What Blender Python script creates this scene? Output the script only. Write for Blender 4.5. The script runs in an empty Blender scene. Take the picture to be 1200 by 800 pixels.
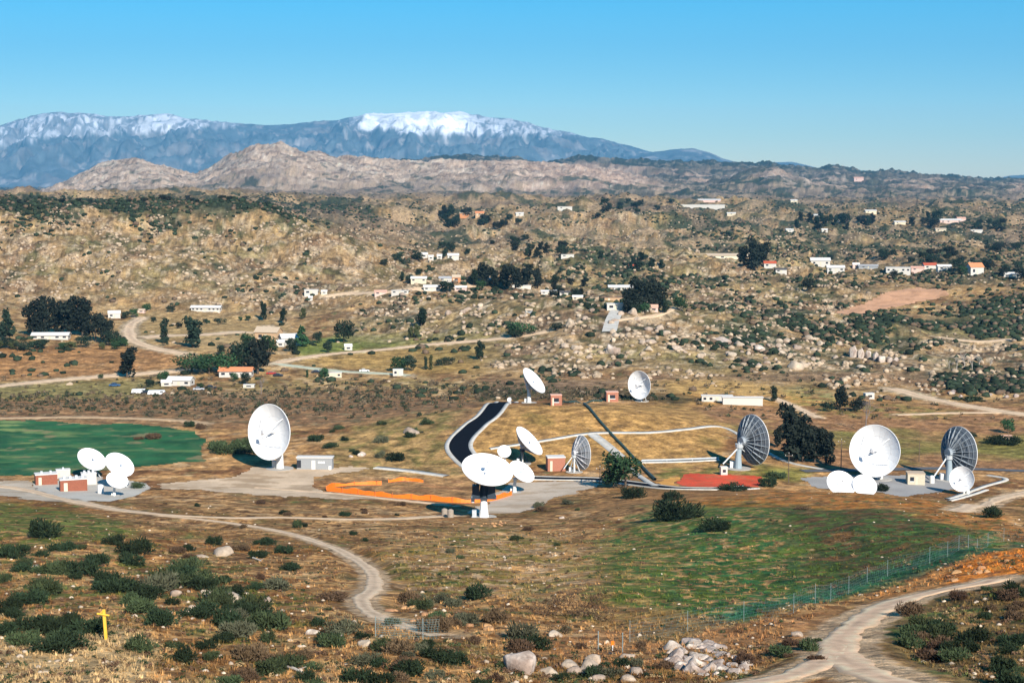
import bpy, math, random
import numpy as np
from mathutils import Vector, Matrix
random.seed(7); RNG = np.random.default_rng(7)
SC = bpy.context.scene
COL = SC.collection
# ---------------- camera, sky, sun, exposure ----------------
F = 1903.0; CAMZ = 90.0
PITCH = math.atan(188.0/F)
SP, CP = math.sin(PITCH), math.cos(PITCH)
cam_d = bpy.data.cameras.new('camera'); cam = bpy.data.objects.new('camera', cam_d); COL.objects.link(cam)
cam_d.sensor_width = 36; cam_d.lens = 36*F/1200.0
cam_d.clip_start = 0.5; cam_d.clip_end = 200000
cam.location = (0, 0, CAMZ); cam.rotation_euler = (math.pi/2-PITCH, 0, 0)
SC.camera = cam
SUN_EL, SUN_AZ = 31.0, 23.0          # azimuth: degrees to the right of straight behind the camera
sv = Vector((math.sin(math.radians(SUN_AZ))*math.cos(math.radians(SUN_EL)),
             -math.cos(math.radians(SUN_AZ))*math.cos(math.radians(SUN_EL)), math.sin(math.radians(SUN_EL))))
w = bpy.data.worlds.new('World'); SC.world = w; w.use_nodes = True
nt = w.node_tree; nt.nodes.clear()
sky = nt.nodes.new('ShaderNodeTexSky'); sky.sky_type = 'NISHITA'; sky.sun_disc = False
sky.sun_elevation = math.radians(SUN_EL); sky.sun_rotation = math.atan2(sv.x, sv.y)
sky.altitude = 2800; sky.air_density = 1.35; sky.dust_density = 0.0; sky.ozone_density = 4.5
bgn = nt.nodes.new('ShaderNodeBackground'); bgn.inputs['Strength'].default_value = 0.082
won = nt.nodes.new('ShaderNodeOutputWorld')
hsn = nt.nodes.new('ShaderNodeHueSaturation'); hsn.inputs['Saturation'].default_value = 1.6; hsn.inputs['Hue'].default_value = 0.490
nt.links.new(sky.outputs[0], hsn.inputs['Color']); nt.links.new(hsn.outputs[0], bgn.inputs[0]); nt.links.new(bgn.outputs[0], won.inputs[0])
sun_d = bpy.data.lights.new('sun', 'SUN'); sun_d.energy = 5.0; sun_d.angle = math.radians(0.5); sun_d.color = (1, 0.93, 0.82)
sun = bpy.data.objects.new('sun', sun_d); COL.objects.link(sun)
sun.rotation_euler = sv.to_track_quat('Z', 'Y').to_euler(); sun.location = (0, 0, 300)
SC.view_settings.view_transform = 'Standard'; SC.view_settings.look = 'None'
SC.view_settings.gamma = 1; SC.view_settings.exposure = 0.70
SC.render.engine = 'CYCLES'
SC.cycles.volume_bounces = 0; SC.cycles.max_bounces = 4; SC.cycles.diffuse_bounces = 2
SC.cycles.glossy_bounces = 2; SC.cycles.transparent_max_bounces = 8

# ---------------- materials ----------------
MATS = {}
def mat(name, col, rough=0.85, metal=0.0, vary=0.25, nscale=3.0, bump=0.0, rnd=0.0, attr=None, spec=0.3, detail=6.0, col2=None):
    if name in MATS: return MATS[name]
    m = bpy.data.materials.new(name); m.use_nodes = True
    n = m.node_tree; b = n.nodes['Principled BSDF']; L = n.links
    b.inputs['Roughness'].default_value = rough; b.inputs['Metallic'].default_value = metal
    b.inputs['Specular IOR Level'].default_value = spec
    geo = n.nodes.new('ShaderNodeTexCoord')
    nz = n.nodes.new('ShaderNodeTexNoise'); nz.inputs['Scale'].default_value = nscale; nz.inputs['Detail'].default_value = detail
    nz.inputs['Roughness'].default_value = 0.65
    L.new(geo.outputs['Object'], nz.inputs['Vector'])
    mr = n.nodes.new('ShaderNodeMapRange'); mr.inputs['From Min'].default_value = 0.3; mr.inputs['From Max'].default_value = 0.7
    mr.inputs['To Min'].default_value = 1-vary; mr.inputs['To Max'].default_value = 1+vary
    L.new(nz.outputs['Fac'], mr.inputs['Value'])
    if attr:
        base = n.nodes.new('ShaderNodeAttribute'); base.attribute_name = attr; bo = base.outputs['Color']
    else:
        base = n.nodes.new('ShaderNodeRGB'); base.outputs[0].default_value = (*col, 1); bo = base.outputs[0]
    if col2:
        mx = n.nodes.new('ShaderNodeMix'); mx.data_type = 'RGBA'
        n2 = n.nodes.new('ShaderNodeTexNoise'); n2.inputs['Scale'].default_value = nscale*0.31; n2.inputs['Detail'].default_value = 3
        L.new(geo.outputs['Object'], n2.inputs['Vector'])
        m2 = n.nodes.new('ShaderNodeMapRange'); m2.inputs['From Min'].default_value = 0.42; m2.inputs['From Max'].default_value = 0.6
        L.new(n2.outputs['Fac'], m2.inputs['Value']); L.new(m2.outputs[0], mx.inputs['Factor'])
        L.new(bo, mx.inputs['A']); mx.inputs['B'].default_value = (*col2, 1); bo = mx.outputs['Result']
    vm = n.nodes.new('ShaderNodeVectorMath'); vm.operation = 'SCALE'
    L.new(bo, vm.inputs[0]); L.new(mr.outputs[0], vm.inputs['Scale'])
    out = vm.outputs[0]
    if rnd:
        oi = n.nodes.new('ShaderNodeObjectInfo')
        r2 = n.nodes.new('ShaderNodeMapRange'); r2.inputs['To Min'].default_value = 1-rnd; r2.inputs['To Max'].default_value = 1+rnd
        L.new(oi.outputs['Random'], r2.inputs['Value'])
        hs = n.nodes.new('ShaderNodeHueSaturation')
        r3 = n.nodes.new('ShaderNodeMapRange'); r3.inputs['To Min'].default_value = 0.5-0.05*rnd; r3.inputs['To Max'].default_value = 0.5+0.05*rnd
        L.new(oi.outputs['Random'], r3.inputs['Value']); L.new(r3.outputs[0], hs.inputs['Hue'])
        L.new(r2.outputs[0], hs.inputs['Value']); L.new(out, hs.inputs['Color']); out = hs.outputs[0]
    L.new(out, b.inputs['Base Color'])
    if bump:
        bp = n.nodes.new('ShaderNodeBump'); bp.inputs['Strength'].default_value = bump; bp.inputs['Distance'].default_value = 0.3
        L.new(nz.outputs['Fac'], bp.inputs['Height'])
        if name == 'soil_and_grass':
            nb = n.nodes.new('ShaderNodeTexNoise'); nb.inputs['Scale'].default_value = .16; nb.inputs['Detail'].default_value = 7; nb.inputs['Roughness'].default_value = .7
            L.new(geo.outputs['Object'], nb.inputs['Vector'])
            b2 = n.nodes.new('ShaderNodeBump'); b2.inputs['Strength'].default_value = .55; b2.inputs['Distance'].default_value = 2.2
            L.new(nb.outputs['Fac'], b2.inputs['Height']); L.new(b2.outputs[0], bp.inputs['Normal'])
            nc = n.nodes.new('ShaderNodeTexNoise'); nc.inputs['Scale'].default_value = .22; nc.inputs['Detail'].default_value = 9; nc.inputs['Roughness'].default_value = .78
            L.new(geo.outputs['Object'], nc.inputs['Vector'])
            mc = n.nodes.new('ShaderNodeMapRange'); mc.inputs['From Min'].default_value = .36; mc.inputs['From Max'].default_value = .64; mc.inputs['To Min'].default_value = .42; mc.inputs['To Max'].default_value = 1.55
            L.new(nc.outputs['Fac'], mc.inputs['Value'])
            v2 = n.nodes.new('ShaderNodeVectorMath'); v2.operation = 'SCALE'; L.new(out, v2.inputs[0]); L.new(mc.outputs[0], v2.inputs['Scale']); L.new(v2.outputs[0], b.inputs['Base Color'])
        L.new(bp.outputs[0], b.inputs['Normal'])
    MATS[name] = m; return m

# ---------------- helpers ----------------
def tag(o, label=None, cat=None, group=None, kind=None):
    if label: o['label'] = label
    if cat: o['category'] = cat
    if group: o['group'] = group
    if kind: o['kind'] = kind
    return o
def mesh_np(name, V, Fq, mats=None, smooth=False, cols=None, midx=None):
    """V (n,3), Fq: (m,k) array of equal sized faces or a list of faces"""
    me = bpy.data.meshes.new(name)
    if isinstance(Fq, np.ndarray):
        k = Fq.shape[1]; m = Fq.shape[0]
        me.vertices.add(len(V)); me.vertices.foreach_set('co', np.asarray(V, np.float32).ravel())
        me.loops.add(m*k); me.loops.foreach_set('vertex_index', Fq.astype(np.int32).ravel())
        me.polygons.add(m); me.polygons.foreach_set('loop_start', np.arange(0, m*k, k, dtype=np.int32))
        me.polygons.foreach_set('loop_total', np.full(m, k, np.int32))
        if smooth: me.polygons.foreach_set('use_smooth', np.ones(m, bool))
        if midx is not None: me.polygons.foreach_set('material_index', np.asarray(midx, np.int32))
        me.update(calc_edges=True)
    else:
        me.from_pydata([tuple(v) for v in V], [], Fq)
        if smooth: me.polygons.foreach_set('use_smooth', np.ones(len(me.polygons), bool))
        if midx is not None: me.polygons.foreach_set('material_index', np.asarray(midx, np.int32))
    if cols is not None:
        a = me.color_attributes.new('tint', 'FLOAT_COLOR', 'POINT')
        c4 = np.ones((len(V), 4), np.float32); c4[:, :3] = cols
        a.data.foreach_set('color', c4.ravel())
    for m in (mats or []): me.materials.append(m)
    return me
def link(name, me, parent=None, loc=None, matrix=None):
    o = bpy.data.objects.new(name, me); COL.objects.link(o)
    if parent is not None: o.parent = parent
    if matrix is not None: o.matrix_local = matrix
    if loc is not None: o.location = loc
    return o
def empty(name, loc, rz=0):
    o = bpy.data.objects.new(name, None); COL.objects.link(o); o.empty_display_size = 0.5
    o.location = loc; o.rotation_euler = (0, 0, rz); return o
class MB:
    def __init__(s): s.v = []; s.f = []; s.mi = []
    def add(s, vs, fs, mi=0):
        b = len(s.v); s.v += [tuple(v) for v in vs]; s.f += [tuple(b+i for i in f) for f in fs]; s.mi += [mi]*len(fs); return s
    def box(s, x0, x1, y0, y1, z0, z1, mi=0):
        vs = [(x, y, z) for z in (z0, z1) for y in (y0, y1) for x in (x0, x1)]
        return s.add(vs, [(0, 2, 3, 1), (4, 5, 7, 6), (0, 1, 5, 4), (2, 6, 7, 3), (0, 4, 6, 2), (1, 3, 7, 5)], mi)
    def cyl(s, a, b, r0, r1=None, n=8, mi=0, caps=True):
        r1 = r0 if r1 is None else r1
        a = Vector(a); b = Vector(b); d = (b-a).normalized()
        u = d.orthogonal().normalized(); w_ = d.cross(u)
        vs = []
        for c, r in ((a, r0), (b, r1)):
            for i in range(n):
                t = 2*math.pi*i/n; vs.append(c+(u*math.cos(t)+w_*math.sin(t))*r)
        fs = [(i, (i+1) % n, n+(i+1) % n, n+i) for i in range(n)]
        if caps: fs += [tuple(range(n-1, -1, -1)), tuple(range(n, 2*n))]
        return s.add(vs, fs, mi)
    def mesh(s, name, *mats, smooth=False): return mesh_np(name, s.v, s.f, list(mats), smooth, midx=s.mi)
    def build(s, name, m, parent=None, smooth=False, matrix=None, loc=None):
        return link(name, s.mesh(name, *(m if isinstance(m, (list, tuple)) else [m]), smooth=smooth), parent, loc, matrix)

# ---------------- numpy noise ----------------
_perm = np.random.default_rng(3).permutation(4096)
_ga = np.random.default_rng(5).uniform(0, 2*np.pi, 4096)
_gx, _gy = np.cos(_ga).astype(np.float32), np.sin(_ga).astype(np.float32)
def noise(x, y, seed=0):
    xi = np.floor(x).astype(np.int64); yi = np.floor(y).astype(np.int64)
    xf = (x-xi).astype(np.float32); yf = (y-yi).astype(np.float32)
    u = xf*xf*xf*(xf*(xf*6-15)+10); v = yf*yf*yf*(yf*(yf*6-15)+10)
    def g(ix, iy, dx, dy):
        h = _perm[(_perm[(ix+seed*131) & 4095]+iy) & 4095]
        return _gx[h]*dx+_gy[h]*dy
    a = g(xi, yi, xf, yf); b = g(xi+1, yi, xf-1, yf); c = g(xi, yi+1, xf, yf-1); d = g(xi+1, yi+1, xf-1, yf-1)
    return (a+(b-a)*u+((c+(d-c)*u)-(a+(b-a)*u))*v)*1.5
def fbm(x, y, sc, octv=4, seed=0, gain=0.5):
    o = 0; a = 1; t = 0; f = 1.0/sc
    for i in range(octv):
        o = o+a*noise(x*f+17.3*i, y*f-9.1*i, seed+i); t += a; a *= gain; f *= 2.03
    return o/t
def billow(x, y, sc, octv=3, seed=0):
    o = 0; a = 1; t = 0; f = 1.0/sc
    for i in range(octv):
        o = o+a*(1-np.abs(noise(x*f+7*i, y*f+3*i, seed+i))*2); t += a; a *= 0.5; f *= 2.1
    return o/t
def sstep(a, b, x):
    t = np.clip((x-a)/(b-a), 0, 1); return t*t*(3-2*t)
def in_poly(px, py, poly):
    ins = np.zeros(px.shape, bool); n = len(poly)
    for i in range(n):
        x0, y0 = poly[i]; x1, y1 = poly[(i+1) % n]
        if y0 == y1: continue
        c = ((y0 > py) != (y1 > py)) & (px < (x1-x0)*(py-y0)/(y1-y0)+x0)
        ins ^= c
    return ins

# ---------------- the land ----------------
def kof(y):                       # slope of the sight line z/Y at photo row y
    v = (400-y)/F
    return (v*CP-SP)/(v*SP+CP)
def sof(px, py):
    v = (400-py)/F
    return ((px-600)/F)/(v*SP+CP)
NEAR = [(-60, -1.0), (3, -2.0), (20, -9), (60, -25), (100, -34.5)]
PROF = {
 0:   [(120,800),(150,742),(200,690),(260,640),(330,612),(400,596),(470,575),(500,559),(560,524),(620,493),(700,466),(770,445),(865,400),(1000,380),(1100,365),(1250,305),(1450,262),(2200,243),(3000,232),(5000,238),(12000,225),(21000,222)],
 150: [(122,800),(150,748),(200,695),(260,650),(330,620),(410,598),(470,575),(500,559),(560,524),(620,493),(700,466),(770,445),(865,408),(1000,385),(1100,368),(1250,305),(1450,265),(2200,243),(3000,233),(5000,236),(12000,222),(21000,220)],
 300: [(128,800),(160,745),(215,690),(290,650),(360,618),(430,596),(480,574),(510,552),(560,524),(620,495),(700,466),(770,445),(850,410),(1000,385),(1100,365),(1250,320),(1500,275),(2200,250),(3200,237),(5500,232),(12000,222),(21000,220)],
 450: [(130,800),(165,742),(225,690),(300,650),(370,620),(430,600),(480,572),(520,550),(560,515),(610,490),(700,466),(770,445),(920,400),(1150,352),(1250,342),(1500,312),(1800,298),(2300,265),(3400,245),(5500,232),(12000,222),(21000,220)],
 550: [(130,800),(165,742),(225,692),(300,650),(370,622),(430,605),(480,578),(520,550),(545,522),(580,490),(612,468),(660,470),(700,463),(770,441),(920,400),(1050,362),(1250,338),(1500,316),(1800,300),(2300,268),(3400,247),(5500,232),(12000,222),(21000,220)],
 650: [(130,800),(165,745),(220,690),(300,645),(380,620),(430,604),(480,574),(515,554),(530,544),(585,475),(615,468),(650,476),(690,463),(768,440),(840,406),(910,378),(1020,352),(1250,332),(1600,308),(2000,285),(2600,262),(3600,246),(5500,234),(12000,222),(21000,220)],
 750: [(130,800),(165,745),(200,705),(260,660),(340,620),(410,598),(470,572),(515,552),(530,544),(585,476),(612,470),(650,478),(700,458),(780,434),(840,404),(910,376),(1000,360),(1350,326),(1700,303),(2000,285),(2600,262),(3600,246),(5500,234),(12000,218),(21000,216)],
 850: [(128,800),(165,742),(200,705),(260,660),(340,612),(420,577),(470,569),(500,560),(530,543),(590,505),(640,484),(700,461),(790,431),(880,400),(1000,372),(1200,342),(1600,310),(2000,290),(2600,268),(3600,250),(5500,234),(12000,216),(21000,214)],
 950: [(126,800),(160,745),(200,700),(260,660),(340,612),(425,568),(455,587),(480,577),(495,566),(540,536),(600,508),(660,480),(740,450),(830,420),(900,396),(1000,372),(1200,344),(1600,312),(2100,288),(2700,266),(3600,250),(5500,234),(12000,214),(21000,214)],
 1050:[(124,800),(155,750),(185,712),(230,668),(300,610),(350,592),(400,578),(425,573),(455,594),(480,584),(495,573),(540,545),(600,513),(660,485),(740,455),(830,425),(920,398),(1050,370),(1250,342),(1600,315),(2100,290),(2700,268),(3600,250),(5500,234),(12000,213),(21000,213)],
 1200:[(122,800),(145,752),(165,712),(190,672),(212,647),(240,642),(290,624),(360,611),(440,600),(490,577),(540,550),(600,515),(660,485),(740,455),(830,425),(920,398),(1050,370),(1250,345),(1600,318),(2100,290),(2700,268),(3600,250),(5500,234),(12000,213),(21000,213)],
}
RIDGE1 = [(-80,240),(30,236),(45,228),(90,212),(112,200),(135,193),(165,192),(200,199),(232,208),(250,200),(272,186),(300,176),(330,171),(365,180),(400,188),(500,192),(600,192),(680,198),(720,206),(790,218),(840,214),(880,200),(905,198),(930,210),(980,222),(1300,226)]
RIDGE2 = [(-80,245),(350,195),(430,188),(490,192),(520,186),(550,184),(600,188),(640,191),(680,185),(720,190),(800,190),(850,193),(900,195),(955,199),(975,196),(1005,204),(1020,202),(1060,204),(1100,208),(1150,212),(1300,214)]
ys = [-60, 3, 12, 20, 30, 40, 50, 60, 70, 80, 88, 95, 101, 106, 111]
t = [115.0]
while t[-1] < 22000:
    y = t[-1]
    k = 0.0026 if y < 260 else (0.0030 if y < 700 else 0.0046 if y < 2000 else 0.0068 if y < 4000 else 0.009 if y < 6300 else 0.0045 if y < 7700 else 0.012)
    t.append(y*(1+k))
YG = np.array(ys+t)
sa = np.linspace(-0.343, 0.343, 730)
SG = np.concatenate([[-3, -1.6, -0.9, -0.6, -0.45, -0.38], sa, [0.38, 0.45, 0.6, 0.9, 1.6, 3]])
NY, NS = len(YG), len(SG)
pxc = sorted(PROF)
lyg = np.log(np.maximum(YG, 3.0))
prof = []
for c in pxc:
    pts = NEAR+[(Y, kof(y)*Y) for Y, y in PROF[c]]
    Yp = np.array([p[0] for p in pts], float); zp = np.array([p[1] for p in pts])
    prof.append(np.interp(YG, Yp, zp))
prof = np.array(prof)                                     # (ncol, NY)
scol = np.array([(c-600)/F for c in pxc])
SS = np.clip(SG, -0.33, 0.33)
Hs = np.zeros((NY, NS))
for i in range(NY): Hs[i] = np.interp(SS, scol, prof[:, i])
def smooth(A, r, axis):
    k = np.exp(-0.5*(np.arange(-3*r, 3*r+1)/r)**2); k /= k.sum()
    P = np.pad(A, [(3*r, 3*r) if a == axis else (0, 0) for a in (0, 1)], mode='edge')
    o = np.zeros_like(A)
    for j, kk in enumerate(k):
        sl = [slice(None), slice(None)]; sl[axis] = slice(j, j+A.shape[axis]); o += kk*P[tuple(sl)]
    return o
_h0 = Hs[:20].copy(); Hs = smooth(smooth(Hs, 40, 1), 5, 0); Hs[:20] = np.minimum(Hs[:20], _h0)
XX = YG[:, None]*SG[None, :]; XX[0] = 3*SG; YY = np.repeat(YG[:, None], NS, 1)
# far ridges
def ridge(H, tab, Yr, w0, w1):
    px = 600+SS*F
    zr = np.interp(px, [p[0] for p in tab], [kof(p[1])*Yr for p in tab])
    wd = np.where(YY < Yr, w0, w1)
    prof_ = np.exp(-((YY-Yr)/wd)**2)
    wob = 1+0.16*fbm(XX, YY, 700, 4, 11)*np.where(np.abs(YY-Yr) < 100, 0.2, 1)
    return H+np.maximum(0, zr[None, :]-H)*np.clip(prof_*wob, 0, 1)
Hs = ridge(Hs, RIDGE2, 10500, 2600, 2500)
Hs = ridge(Hs, RIDGE1, 7600, 1150, 900)
Hs = Hs+CAMZ
# knolls and rocky rises of the middle distance
_k = np.interp(YY, [850, 1000, 1300, 2000, 3500, 5000, 6200, 7000], [0, 2.5, 7, 14, 22, 16, 6, 0])
Hs = Hs+_k*((billow(XX, YY, 240, 4, 77)-.35)*1.8+.9*fbm(XX, YY, 420, 3, 78))
def knoll(px, Y, wx, wy, h):
    global Hs
    Hs = Hs+h*np.exp(-((XX-(px-600)/F*Y)/wx)**2-((YY-Y)/wy)**2)
for a_ in [(690,2500,150,120,34),(150,1480,230,130,24),(60,1350,90,70,16),(300,1400,80,60,18),(200,1260,50,40,10),(400,1330,60,40,12),(505,1140,60,50,12),(600,960,55,50,9),(760,900,60,60,6),(870,950,70,50,7),(900,2050,90,80,16),(1130,1150,140,90,10),(1020,930,35,30,4),
           (430,1700,110,90,12),(330,1350,90,70,9),(800,3300,220,160,20),(1100,2900,260,120,16),(560,3600,300,160,16),(700,1050,60,50,5),(640,1500,90,70,7),(960,1500,80,60,6)]: knoll(*a_)
KK = (Hs-CAMZ)/np.maximum(YY, 1)
def pix_of(S, K):
    # sight slope K=z/Y -> photo row; S=x/Y -> photo column
    v = (K*CP+SP)/(CP-K*SP)
    return 600+S*(v*SP+CP)*F, 400-v*F
# ------- casting a photo point on to the land -------
def at_h(H, px, py, ymin=110.0):
    s = sof(px, py); k = kof(py)
    j = int(np.clip(np.searchsorted(SG, s)-1, 0, NS-2)); f = (s-SG[j])/(SG[j+1]-SG[j])
    h = H[:, j]*(1-f)+H[:, j+1]*f
    d = h-(CAMZ+k*YG)
    i0 = int(np.searchsorted(YG, ymin))
    idx = np.nonzero(d[i0:] >= 0)[0]
    if len(idx) == 0: return None
    i = i0+idx[0]
    if i == i0: Y = YG[i]
    else:
        a, b = d[i-1], d[i]; Y = YG[i-1]+(YG[i]-YG[i-1])*(-a)/(b-a)
    return Vector((s*Y, Y, CAMZ+k*Y))
def ground_h(H, x, y):
    s = np.asarray(x)/np.maximum(np.asarray(y), 1e-3); y = np.asarray(y, float)
    j = np.clip(np.searchsorted(SG, s)-1, 0, NS-2); f = np.clip((s-SG[j])/(SG[j+1]-SG[j]), 0, 1)
    i = np.clip(np.searchsorted(YG, y)-1, 0, NY-2); g = np.clip((y-YG[i])/(YG[i+1]-YG[i]), 0, 1)
    return (H[i, j]*(1-f)+H[i, j+1]*f)*(1-g)+(H[i+1, j]*(1-f)+H[i+1, j+1]*f)*g

# ------- roads, tracks, drains (photo centre lines, width in metres) -------
ROADS = [
 ('dirt_road', [(1168,679),(1150,684),(1100,693),(1050,706),(1010,727),(985,750),(990,772),(1030,792),(1100,815),(1150,835)], 5.2, 'dirt'),
 ('dirt_road', [(988,752),(975,768),(935,788),(880,800),(800,812)], 3.6, 'dirt'),
 ('dirt_road', [(-30,566),(30,574),(70,584),(170,601),(260,606),(330,606),(400,608),(460,608),(530,604)], 5.0, 'paledirt'),
 ('dirt_track', [(190,604),(260,611),(330,623),(385,640),(415,655),(436,672),(438,688),(424,704),(438,720),(480,736),(515,746)], 3.0, 'paledirt'),
 ('access_road', [(594,471),(577,481),(557,498),(541,514),(538,526),(549,540),(566,552)], 6.6, 'asphalt'),
 ('access_road', [(618,560),(660,561),(700,562),(745,567),(790,572),(840,573),(880,571)], 5.0, 'asphalt'),
 ('farm_road', [(-20,454),(60,446),(120,441),(165,438),(215,434),(262,430)], 9.0, 'paledirt'),
 ('farm_road', [(318,427),(350,420),(420,412),(500,404),(600,395),(640,389)], 7.0, 'paledirt'),
 ('farm_road', [(320,426),(360,431),(400,435),(455,438),(480,440)], 6.0, 'palegreen'),
 ('farm_road', [(165,372),(153,381),(152,392),(160,401),(185,409),(218,415)], 9.0, 'paledirt'),
 ('farm_road', [(165,396),(200,393),(240,392),(290,389)], 14.0, 'paledirt'),
 ('farm_road', [(312,382),(325,390),(340,396)], 8.0, 'paledirt'),
 ('farm_road', [(380,348),(410,344),(455,342),(520,338),(560,335)], 7.0, 'paledirt'),
 ('driveway', [(724,364),(718,375),(714,389)], 8.0, 'concrete'),
 ('driveway', [(722,376),(750,372),(778,367),(794,360)], 5.0, 'paledirt'),
 ('farm_road', [(1045,455),(1085,466),(1130,475),(1180,483),(1230,488)], 9.0, 'paledirt'),
 ('farm_road', [(905,466),(935,478),(960,490)], 5.0, 'paledirt'),
 ('farm_road', [(1050,486),(1110,484),(1190,483)], 4.0, 'paledirt'),
 ('farm_road', [(940,552),(1000,551),(1090,549),(1150,550),(1230,553)], 4.5, 'oldasphalt'),
 ('farm_road', [(0,490),(100,489),(200,492),(245,497)], 5.0, 'tan'),
 ('farm_road', [(1100,395),(1150,400),(1210,395)], 6.0, 'paledirt'),
 ('farm_road', [(300,571),(380,577),(450,584),(530,592)], 3.0, 'paledirt'),
 ('farm_road', [(1120,600),(1160,590),(1215,574)], 6.0, 'paledirt'),
]
DRAINS = [
 ([(574,526),(640,516),(692,508),(760,507),(805,503),(843,500),(868,511),(893,527),(925,542),(965,550)], 1.7),
 ([(694,509),(710,521),(728,536)], 3.6),
 ([(750,542),(800,541),(843,539)], 1.6),
 ([(1158,557),(1179,562),(1150,571),(1110,585)], 1.8),
 ([(1156,574),(1112,587)], 1.6),
 ([(440,548),(480,552),(523,558)], 3.4),
 ([(735,546),(752,560),(768,570)], 2.0),
]
PATCH = {
 'green_field': [(-60,492),(60,493),(110,497),(160,496),(228,505),(243,514),(236,528),(243,541),(190,545),(120,552),(60,556),(-60,560)],
 'gravel_yard': [(-40,566),(36,562),(44,572),(60,582),(100,586),(130,592),(170,598),(200,600),(165,603),(70,590),(-40,576)],
 'concrete_pad': [(36,566),(100,560),(150,562),(172,566),(178,572),(160,581),(128,588),(60,584),(42,576)],
 'sand_yard': [(180,567),(240,562),(280,556),(300,546),(345,550),(410,546),(442,549),(400,555),(372,560),(368,570),(384,577),(450,585),(400,585),(330,582),(240,575),(190,573)],
 'concrete_yard': [(598,564),(690,563),(712,566),(688,574),(650,584),(628,596),(600,603),(590,611),(560,614),(542,609),(545,600),(570,590),(580,578)],
 'ice_plant_bed': [(802,556),(825,554),(895,558),(893,570),(860,572),(800,570),(792,565)],
 'marigold_bed': [(764,564),(790,560),(802,556),(792,566),(800,571),(775,570)],
 'equipment_yard': [(935,560),(1000,556),(1100,556),(1140,560),(1120,574),(1060,582),(1030,578),(960,572)],
 'orange_clearing': [(975,366),(1010,356),(1040,341),(1075,337),(1108,338),(1116,347),(1070,356),(1035,363),(1000,370)],
}
def catmull(P, step):
    P = [Vector(p) for p in P]; out = []
    Q = [P[0]*2-P[1]]+P+[P[-1]*2-P[-2]]
    for i in range(1, len(Q)-2):
        n = max(2, int((Q[i+1]-Q[i]).length/step))
        for j in range(n):
            t_ = j/n; a, b, c, d = Q[i-1], Q[i], Q[i+1], Q[i+2]
            out.append(0.5*((2*b)+(c-a)*t_+(2*a-5*b+4*c-d)*t_*t_+(3*b-a-3*c+d)*t_**3))
    out.append(P[-1]); return out
def world_line(pts):
    W = []
    for p in pts:
        q = at_h(Hs, p[0], p[1], 95)
        if q is not None: W.append(q)
    step = max(1.0, W[0].y*0.004)
    return catmull(W, step)
road_lines = [(n, world_line(p), wd, k) for n, p, wd, k in ROADS]
drain_lines = [(world_line(p), wd) for p, wd in DRAINS]
PX, PY = pix_of(np.repeat(SG[None, :], NY, 0), KK)
j1, j2 = fbm(XX, YY, 9, 3, 21), fbm(XX, YY, 9, 3, 31)
wj = np.clip(1903.0/np.maximum(YY, 100)*2.0, 0, 12)
PXJ, PYJ = PX+j1*wj, PY+j2*wj*0.35                # ragged zone borders
flat = np.zeros((NY, NS))
for ln, wd in [(l, w_) for _, l, w_, _ in road_lines]+drain_lines:
    P = np.array([(p.x, p.y) for p in ln])
    for q in range(0, len(P), 2):
        x, y = P[q]; R = wd*1.1+2
        i0, i1 = np.searchsorted(YG, [y-R, y+R]); 
        if i1 <= i0: continue
        js = np.searchsorted(SG, [(x-R)/max(y-R, 90), (x+R)/max(y-R, 90)]) if x > 0 else np.searchsorted(SG, [(x-R)/max(y-R, 90), (x+R)/(y+R)])
        js[0] = min(js[0], np.searchsorted(SG, (x-R)/(y+R))); 
        sl = (slice(i0, i1), slice(js[0], js[1]+1))
        d2 = (XX[sl]-x)**2+(YY[sl]-y)**2
        m_ = 1-sstep(wd*0.55+0.3, R, np.sqrt(d2)); flat[sl] = np.maximum(flat[sl], m_)
pmask = {}
for n_, poly in PATCH.items():
    m_ = in_poly(PXJ if n_ not in ('concrete_pad',) else PX, PYJ if n_ not in ('concrete_pad',) else PY, poly); 
    if n_ != 'orange_clearing': m_ &= YY < 800
    if n_ in ('equipment_yard',): m_ &= YY > 455
    pmask[n_] = m_
    flat = np.maximum(flat, m_*0.9)
site = np.zeros((NY, NS))
m_ = in_poly(PX, PY, [(540,480),(560,470),(800,470),(860,498),(1200,540),(1200,565),(900,570),(560,620),(300,560)])
site[m_] = 1; flat = np.maximum(flat, smooth(smooth(site, 4, 0), 4, 1)*0.75)
# roughness of the land
rocky = np.zeros((NY, NS))
ROCKY = [[(-80,365),(60,352),(200,350),(330,372),(420,350),(440,300),(460,262),(330,250),(200,243),(0,235),(-80,235)],
         [(400,395),(420,350),(600,340),(680,345),(860,330),(990,325),(1060,370),(1060,425),(900,437),(760,445),(640,440),(560,430),(620,395)],
         [(440,330),(480,262),(700,255),(900,265),(1000,320),(860,335),(600,345)],
         [(960,455),(1000,400),(1260,330),(1260,470),(1100,470)], [(380,500),(450,490),(530,495),(520,540),(440,545),(370,535)]]
for poly in ROCKY: rocky[in_poly(PX, PY, poly) & (YY > 420)] = 1
rocky[(YY > 1200)] = np.maximum(rocky[(YY > 1200)], 0.55)
rocky = smooth(smooth(rocky, 6, 1), 6, 0)
amp = np.interp(YY, [100, 160, 300, 450, 560, 800, 1000, 1500, 3000, 7000, 12000], [.3, .6, .7, .4, .2, .3, .9, 2.2, 3.0, 9, 14])
_w = sstep(2200, 3600, YY)
hfine = amp*(1+1.9*rocky*(1-_w))*fbm(XX, YY, 14, 5, 41, 0.6)*(1-_w)+amp*2.6*_w*fbm(XX, YY*.6, 80, 5, 43, .65)
hfine += rocky*np.interp(YY, [500, 900, 2000, 6000, 9000], [2, 7.5, 14, 18, 24])*(billow(XX, YY, 60, 5, 51)-0.45)*0.6
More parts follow.
